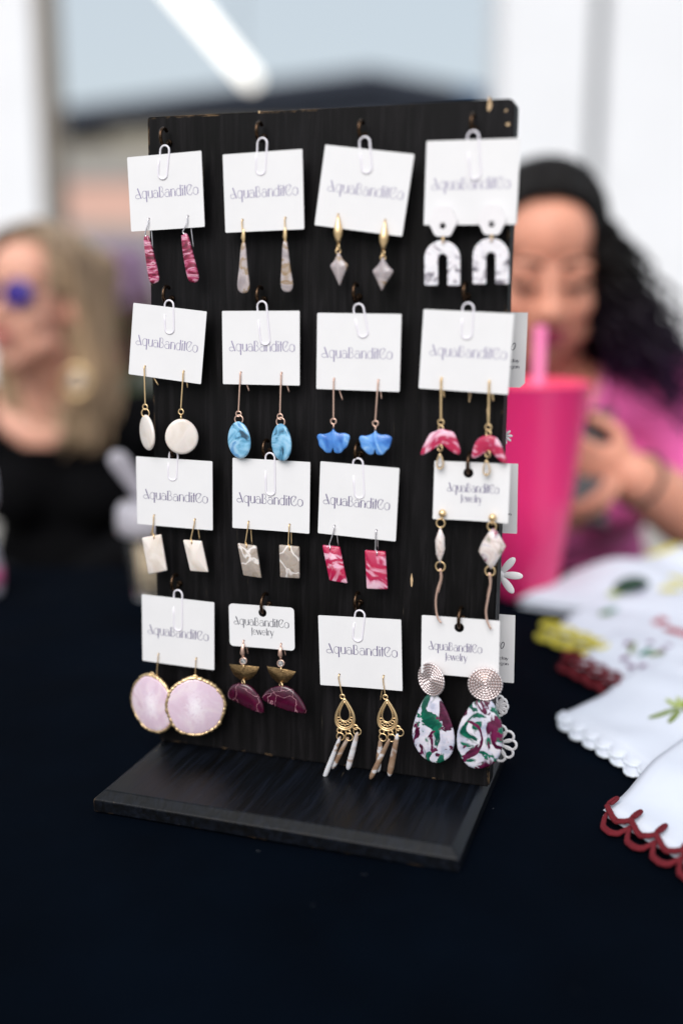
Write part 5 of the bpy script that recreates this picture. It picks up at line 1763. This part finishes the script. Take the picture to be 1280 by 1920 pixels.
def hand_prims(wrist, d, palm_n, k=1.0, curl=0.5, spread=0.16, thumb_side=1):
    """palm and five separate fingers; d points to the fingers, palm_n out of the palm"""
    d = d.normalized()
    n_ = (palm_n - d * palm_n.dot(d)).normalized()
    s_ = d.cross(n_) * thumb_side
    P = []
    pc = wrist + d * 0.045 * k
    P.append(('e', pc, (0.040 * k, 0.014 * k, 0.052 * k), (s_, n_, d)))
    for i, (L_, o_) in enumerate(((0.070, 0.030), (0.078, 0.010), (0.073, -0.010), (0.058, -0.029))):
        b_ = wrist + d * (0.085 - 0.005 * abs(i - 1)) * k + s_ * o_ * k
        q = d + s_ * spread * (1.5 - i) * 0.5
        q.normalize()
        pts = [b_ - q * 0.02 * k, b_]
        a = curl * (0.8 + 0.12 * i)
        cur = b_
        for seg, fr in enumerate((0.45, 0.32, 0.23)):
            an = a * (seg + 0.7)
            dr = q * math.cos(an) + n_ * math.sin(an)
            cur = cur + dr * L_ * fr * k
            pts.append(cur)
        P.append(('c', pts, [0.0088 * k, 0.0088 * k, 0.008 * k, 0.0073 * k, 0.006 * k]))
    tb = wrist + d * 0.02 * k + s_ * 0.024 * k
    t1 = tb + (s_ * 0.8 + d * 0.6 + n_ * 0.3).normalized() * 0.040 * k
    t2 = t1 + (s_ * 0.25 + d * 0.9 + n_ * 0.5).normalized() * 0.030 * k
    t3 = t2 + (d * 0.8 + n_ * 0.7 - s_ * 0.1).normalized() * 0.024 * k
    P.append(('c', [tb, t1, t2, t3], [0.013 * k, 0.0105 * k, 0.0095 * k, 0.007 * k]))
    return P, t3


def lower_body(hipc, spread=0.09, knee_f=-0.30):
    """seated legs: hips, thighs towards the table, shins down, shoes"""
    P, S_, F_ = [], [], []
    for q in (-1, 1):
        h_ = hipc + HR * (q * spread)
        kn = hipc + HR * (q * (spread + .05)) + HF * knee_f + UPZ * 0.02
        an = Vector((kn.x, kn.y, GZ + 0.09)) + HF * 0.04
        P.append(('c', [h_, h_.lerp(kn, .5), kn], [0.088, 0.08, 0.06]))
        P.append(('c', [kn, kn.lerp(an, .4), an], [0.058, 0.055, 0.038]))
        F_.append((an, kn))
    return P, F_


def chair(base, label):
    t = thing('folding_chair', base, label, 'chair')
    sz = GZ + 0.45
    c_ = Vector((base.x, base.y, sz))
    build('seat', MB().box(c_ - UPZ * 0.012, (0.42, 0.40, 0.024), XYZ), 'metal', t)
    build('backrest', MB().box(c_ + HF * 0.215 + UPZ * 0.33, (0.40, 0.02, 0.18), XYZ), 'metal', t)
    for q in (-1, 1):
        build('leg', MB().tube([c_ + HR * q * .19 - HF * .19 - UPZ * .024, Vector((c_.x, c_.y, GZ + .005)) + HR * q * .19 - HF * .2], .011, 8), 'metal', t)
        build('leg', MB().tube([c_ + HR * q * .19 + HF * .215 + UPZ * .42, c_ + HR * q * .19 + HF * .2, Vector((c_.x, c_.y, GZ + .005)) + HR * q * .19 + HF * .22], .011, 8), 'metal', t)


# --- dark haired woman in pink, looking down at a phone
wf = 1.44
rc_ = kr(1016, wf)
base = Q(rc_ + 0.06, 1.68, GZ)
A = thing('person', base, 'woman with dark curly hair in a pink blouse looking down at her phone', 'person')
H = Head(K(1014, 498, wf), rad(2), rad(-12), 1.0)
neck0, neck1 = H.p(0, -.02, -.085), Q(rc_ + 0.03, 1.53, kz(720, 1.5))
shl, shr = K(812, 762, 1.53), K(1252, 740, 1.50)
chest = Q(rc_ + 0.045, 1.57, kz(860, 1.57))
waist = Q(rc_ + 0.06, 1.64, kz(1060, 1.6))
hip = Vector((base.x, base.y, GZ + 0.53))
elr, wrr = K(1355, 1010, 1.36), K(1186, 893, 1.265)
ell_, wrl = Q(rc_ - 0.24, 1.38, 0.045), Q(rc_ - 0.06, 1.27, 0.06)
HPR, thumb = hand_prims(wrr, -HR * .86 + UPZ * .22 - HF * .12, HF * .9 + UPZ * .2, 0.82, 0.5, 0.2, -1)
HPL, _ = hand_prims(wrl, Vector(HR * 0.6 - HF * 0.3 + UPZ * 0.05), HF * 0.5 + UPZ * 0.8, 0.95, 0.6, 0.16, 1)
legs, feet = lower_body(hip, 0.10, -0.26)
body = H.prims() + [('c', [neck0, neck0.lerp(neck1, .5), neck1], [.056, .054, .062])]
torso = [('e', chest, (.165, .105, .17), (HR, HF, UPZ)), ('e', waist, (.155, .12, .17), (HR, HF, UPZ)), ('c', [shl, neck1 - UPZ * .035, shr], [.062, .075, .062]), ('e', hip, (.175, .14, .12), (HR, HF, UPZ)), ('e', chest + HR * .075 - HF * .06 - UPZ * .03, .075), ('e', chest - HR * .075 - HF * .06 - UPZ * .03, .075)]
arm_r = ('c', [shr, shr.lerp(elr, .5) + HR * .02, elr], [.060, .054, .045])
fore_r = ('c', [elr, elr.lerp(wrr, .45), wrr], [.046, .044, .030])
arm_l = ('c', [shl, shl.lerp(ell_, .5) - HR * .02, ell_], [.060, .054, .045])
fore_l = ('c', [ell_, ell_.lerp(wrl, .45), wrl], [.046, .044, .030])


def thin(P, d):
    """the body under its clothes"""
    out = []
    for p_ in P:
        if p_[0] == 'e':
            r_ = p_[2] if isinstance(p_[2], tuple) else (p_[2],) * 3
            out.append(('e', p_[1], tuple(v - d for v in r_)) + tuple(p_[3:]))
        else:
            out.append(('c', p_[1], [v - d for v in p_[2]]))
    return out


blob('body', body + thin(torso + [arm_r, arm_l], .012) + [fore_r, fore_l] + HPR + HPL + thin(legs, .01), 0.0046, 'skinA', A, 5)
nc = neck1 - HF * 0.05
blob('blouse', torso + [('c', [shr, shr.lerp(elr, .5) + HR * .02, shr.lerp(elr, .86)], [.066, .066, .066]), ('c', [shl, shl.lerp(ell_, .5) - HR * .02, shl.lerp(ell_, .86)], [.066, .066, .066])], 0.008, 'pinkshirt', A, 4,
     cut=lambda c: ((c - nc).dot(HR) / 0.062) ** 2 + ((c - nc - UPZ * .03).z / 0.085) ** 2 < 1 and (c - nc).dot(HF) < .09)
# collar flaps and placket
for q in (-1, 1):
    p0 = neck1 + HR * (q * .068) + HF * .02 + UPZ * .03
    p1 = neck1 + HR * (q * .055) - HF * .095 - UPZ * .005
    p2 = neck1 + HR * (q * .012) - HF * .125 - UPZ * .085
    build('collar', MB().tube(smooth_loop([p0, p1, p2], 5, False), [.012] * 5 + [.019] * 3 + [.016, .010, .004], 8, flat=0.35, updir=UPZ), 'pinkshirt', A)
blob('trousers', legs + [('e', hip, (.18, .145, .125), (HR, HF, UPZ))], 0.012, 'jeans', A, 4)
for an, kn in feet:
    build('shoe', MB().ell(Vector((an.x, an.y, GZ + .042)) - HF * .06, (.045, .125, .038), XYZ), 'shoe', A)
H.features(A, 'lipA')
# hair: smooth over the crown, falling in curls
hp = [H.e(0, -.030, .045, (.084, .098, .090)), H.e(0, -.060, -.02, (.088, .072, .10)), H.e(.03, -.075, -.10, (.095, .05, .08)), H.e(.085, -.09, -.15, (.07, .04, .06))]
rnd = random.Random(11)
cap = blob('hair', hp, 0.006, 'hairA', A, 6, cut=lambda c: (c - H.c).dot(H.f) > 0.052 - 0.10 * max(0.0, abs((c - H.c).dot(H.s)) - 0.055) and (c - H.c).dot(H.u) < 0.106 - 7.5 * (c - H.c).dot(H.s) ** 2)
mb = MB()
for k in range(460):
    q = 1 if k % 4 else -1
    a0 = rnd.uniform(-.10, .03)
    st = H.p(q * (.074 + rnd.uniform(-.01, .010)), a0, rnd.uniform(-.07, .07))
    g0 = rnd.random()
    down = rnd.uniform(.07, .15) + .09 * g0 + ((st - H.c).dot(H.u)) * .7
    e_ = st + HR * q * (.015 + .185 * g0 * rnd.uniform(.6, 1)) - UPZ * max(.05, down) + HF * rnd.uniform(-.06, .05)
    m1 = st.lerp(e_, .45) + HR * q * .004 + UPZ * .008
    path = smooth_loop([st, m1, e_], 16, False)
    ph, cr_, fr_ = rnd.uniform(0, 6), rnd.uniform(.006, .012), rnd.uniform(.7, 1.1)
    pts = []
    for i_, p_ in enumerate(path):
        g_ = min(1, i_ / 8) * cr_
        pts.append(p_ + HR * (g_ * math.cos(ph + i_ * fr_)) + HF * (g_ * math.sin(ph + i_ * fr_)))
    r0 = rnd.uniform(.002, .004)
    mb.tube(pts, [r0 * (1 - .6 * i_ / len(pts)) for i_ in range(len(pts))], 5)
for k in range(280):
    an = rad(-82 + 164 * (k + rnd.random()) / 280)
    sx, cx_ = math.sin(an), math.cos(an)
    lat = .074 * sx
    st = H.p(lat, .066 * (1 - .75 * sx * sx) + rnd.uniform(-.004, .005), .105 - .043 * sx * sx - .035 * sx ** 6 + rnd.uniform(-.008, .003))
    m1 = H.p(.080 * sx, .022 - .02 * sx * sx, .055 + .084 * cx_)
    e_ = H.p(.060 * sx + rnd.uniform(-.01, .01), -.07, .07 + .055 * cx_)
    mb.tube(smooth_loop([st, st.lerp(m1, .5) + H.u * .006, m1, e_], 5, False), rnd.uniform(.0012, .0022), 5)
build('hair_curls', mb, 'hairA', A)
# bracelet and tattoo marks on the forearm
ax_ = (elr - wrr).normalized()
b1 = ax_.cross(UPZ).normalized()
b2 = ax_.cross(b1)
c_ = wrr + ax_ * .012
build('bracelet', MB().tube([c_ + b1 * (.034 * math.cos(k * math.pi / 12)) + b2 * (.034 * math.sin(k * math.pi / 12)) for k in range(24)], .0035, 6, closed=True), 'ink_tattoo', A)
ph_c = K(1082, 872, 1.262)
pu = (UPZ * .85 + HF * .45 + HR * .12).normalized()
ps = (HR - pu * HR.dot(pu)).normalized()
pn = ps.cross(pu)
bm = bmesh.new()
bmesh.ops.create_cube(bm, size=1)
for v in bm.verts:
    v.co = ph_c + ps * v.co.x * .072 + pn * v.co.y * .009 + pu * v.co.z * .142
bmesh.ops.bevel(bm, geom=bm.edges[:], offset=.0035, segments=2, affect='EDGES')
t = thing('phone', ph_c, 'dark grey phone held up in the hand of the woman in pink', 'phone')
bmesh_obj('phone_body', bm, 'phone', t)
build('screen', MB().box(ph_c + pn * (.0048 if pn.dot(HF) > 0 else -.0048), (.066, .0004, .134), (ps, pn, pu)), 'winglass', t)
build('camera_lens', MB().tube([ph_c + pu * .05 + ps * .02 - HF * .004, ph_c + pu * .05 + ps * .02 - HF * .0075], .008, 12), 'winglass', t)
build('thumbnail', MB().ell(thumb - HF * .0045 + UPZ * .001, (.0055, .003, .008), (HR, HF, UPZ), 10, 8), 'nail', A)
chair(base, 'grey folding chair under the woman in pink')

# --- blonde woman in black with purple sunglasses
wf = 1.74
base = Q(kr(85, wf), 1.86, GZ)
B = thing('person', base, 'woman with long blonde hair, purple sunglasses and black top looking aside', 'person')
H = Head(K(74, 566, wf), rad(24), rad(9), 0.93)
rcb = kr(85, wf)
neck0, neck1 = H.p(0, -.022, -.085), Q(rcb - .005, 1.80, kz(772, 1.8))
shl, shr = Q(rcb - .185, 1.83, kz(772, 1.82)), Q(rcb + .185, 1.83, kz(790, 1.82))
chest = Q(rcb, 1.84, kz(880, 1.82))
waist = Q(rcb, 1.86, kz(1060, 1.84))
hip = Vector((base.x, base.y, GZ + 0.53))
elr, wrr = Q(rcb + .25, 1.80, -.02), Q(rcb + .09, 1.56, -.10)
ell_, wrl = Q(rcb - .25, 1.80, -.02), Q(rcb - .09, 1.56, -.10)
HPR, _ = hand_prims(wrr, -HF - HR * .2 - UPZ * .1, -UPZ, 0.92, 0.4, 0.16, -1)
HPL, _ = hand_prims(wrl, -HF + HR * .2 - UPZ * .1, -UPZ, 0.92, 0.4, 0.16, 1)
legs, feet = lower_body(hip, 0.09, -0.34)
torso = [('e', chest, (.155, .10, .16), (HR, HF, UPZ)), ('e', waist, (.145, .11, .18), (HR, HF, UPZ)), ('c', [shl, neck1 - UPZ * .045, shr], [.058, .072, .058]), ('e', hip, (.165, .13, .12), (HR, HF, UPZ)), ('e', chest + HR * .07 - HF * .055 - UPZ * .03, .07), ('e', chest - HR * .07 - HF * .055 - UPZ * .03, .07)]
arms = [('c', [shl, shl.lerp(ell_, .5), ell_], [.056, .05, .042]), ('c', [shr, shr.lerp(elr, .5), elr], [.056, .05, .042]), ('c', [ell_, ell_.lerp(wrl, .5), wrl], [.042, .038, .028]), ('c', [elr, elr.lerp(wrr, .5), wrr], [.042, .038, .028])]
blob('body', H.prims() + [('c', [neck0, neck0.lerp(neck1, .5), neck1], [.055, .052, .060])] + thin(torso + arms, .009) + HPR + HPL + thin(legs, .01), 0.005, 'skinB', B, 5)
nc = neck1 - HF * 0.04
blob('black_top', torso + [(a_[0], a_[1], [v + .006 for v in a_[2]]) for a_ in arms], 0.008, 'blackshirt', B, 4,
     cut=lambda c: (((c - nc).dot(HR) + .02) / 0.088) ** 2 + ((c - nc - UPZ * .06).z / 0.112) ** 2 < 1 and (c - nc).dot(HF) < .1)
blob('trousers', legs + [('e', hip, (.17, .135, .125), (HR, HF, UPZ))], 0.012, 'jeans', B, 4)
for an, kn in feet:
    build('shoe', MB().ell(Vector((an.x, an.y, GZ + .042)) - HF * .06, (.045, .125, .038), XYZ), 'shoe', B)
H.features(B, 'lipB', lids=False)
hp = [H.e(0, -.028, .046, (.087, .099, .094)), H.e(0, -.055, -.03, (.084, .07, .12))]
blob('hair', hp, 0.006, 'hairB', B, 6, cut=lambda c: (c - H.c).dot(H.f) > 0.045 - 0.10 * max(0.0, abs((c - H.c).dot(H.s)) - 0.055) and (c - H.c).dot(H.u) < 0.09)
rnd = random.Random(5)
mb = MB()
for k in range(480):
    q = 1 if k % 3 else -1
    fr0 = rnd.random()
    st = H.p(q * rnd.uniform(0, .012), .055 - .12 * fr0, .136 - .05 * abs(fr0 - .3))
    m1 = H.p(q * (.074 + rnd.uniform(0, .014)), .045 - .14 * fr0, .075 + rnd.uniform(-.015, .015))
    m2 = H.p(q * (.088 + rnd.uniform(-.006, .010)), -.005 - .08 * fr0, -.045)
    m3 = m2 + HR * (q * rnd.uniform(-.012, .016)) - UPZ * rnd.uniform(.07, .10) * 1.0
    e_ = m3 + HR * (-q * rnd.uniform(0.0, .06)) - UPZ * rnd.uniform(.02, .105) - HF * rnd.uniform(.0, .04)
    pts = smooth_loop([st, m1, m2, m3, e_], 6, False)
    r0 = rnd.uniform(.0018, .0042)
    mb.tube(pts, [r0 * min(1, .5 + i_ / 8) * (1 - .7 * max(0, i_ / len(pts) - .6) / .4) for i_ in range(len(pts))], 5)
build('hair_strands', mb, 'hairB', B)
# sunglasses and earring are worn things
sg = thing('sunglasses', H.p(0, .1, 0), 'purple mirrored sunglasses on the blonde woman', 'sunglasses')
for q in (-1, 1):
    pts = [H.p(q * .034 + .027 * math.cos(a) * (1 if math.cos(a) * q > 0 else .9), .1015 - .008 * ((q * .034 + .027 * math.cos(a)) / .06) ** 2 * 1.5, .000 + .0225 * math.sin(a)) for a in [k * math.pi / 10 for k in range(20)]]
    if sum((pts[k].cross(pts[(k + 1) % 20]) for k in range(20)), Vector()).dot(H.f) < 0:
        pts = pts[::-1]
    build('lens', MB().pebble(pts, H.f, .003, .06, 1.2), 'lens', sg)
    build('rim', MB().tube(pts, .0013, 6, closed=True), 'phone', sg)
    build('temple', MB().tube([H.p(q * .061, .092, .006), H.p(q * .077, .03, .006), H.p(q * .079, -.03, -.004)], .0018, 6), 'phone', sg)
build('bridge', MB().tube([H.p(-.010, .1035, .004), H.p(0, .106, .007), H.p(.010, .1035, .004)], .0015, 6), 'phone', sg)
ec = K(145, 716, wf - .075)
t = thing('earring', ec, 'round gold disc earring worn by the blonde woman', 'earring')
build('hoop', MB().tube([ec + HR * (.019 * math.cos(k * math.pi / 10)) + UPZ * (.021 * math.sin(k * math.pi / 10)) for k in range(20)], .0045, 8, closed=True), 'gold', t)
build('disc', MB().lathe(ec, [(0, -.002), (.011, -.002), (.0125, 0), (.011, .002), (0, .002)], 20, (HR, UPZ, -HF)), 'taupe', t)
build('ear_wire', MB().tube([ec + UPZ * .021, ec + UPZ * .034 + HF * .003, ec + UPZ * .05 + HF * .01], .001, 6), 'gold', t)
chair(base, 'grey folding chair under the blonde woman')
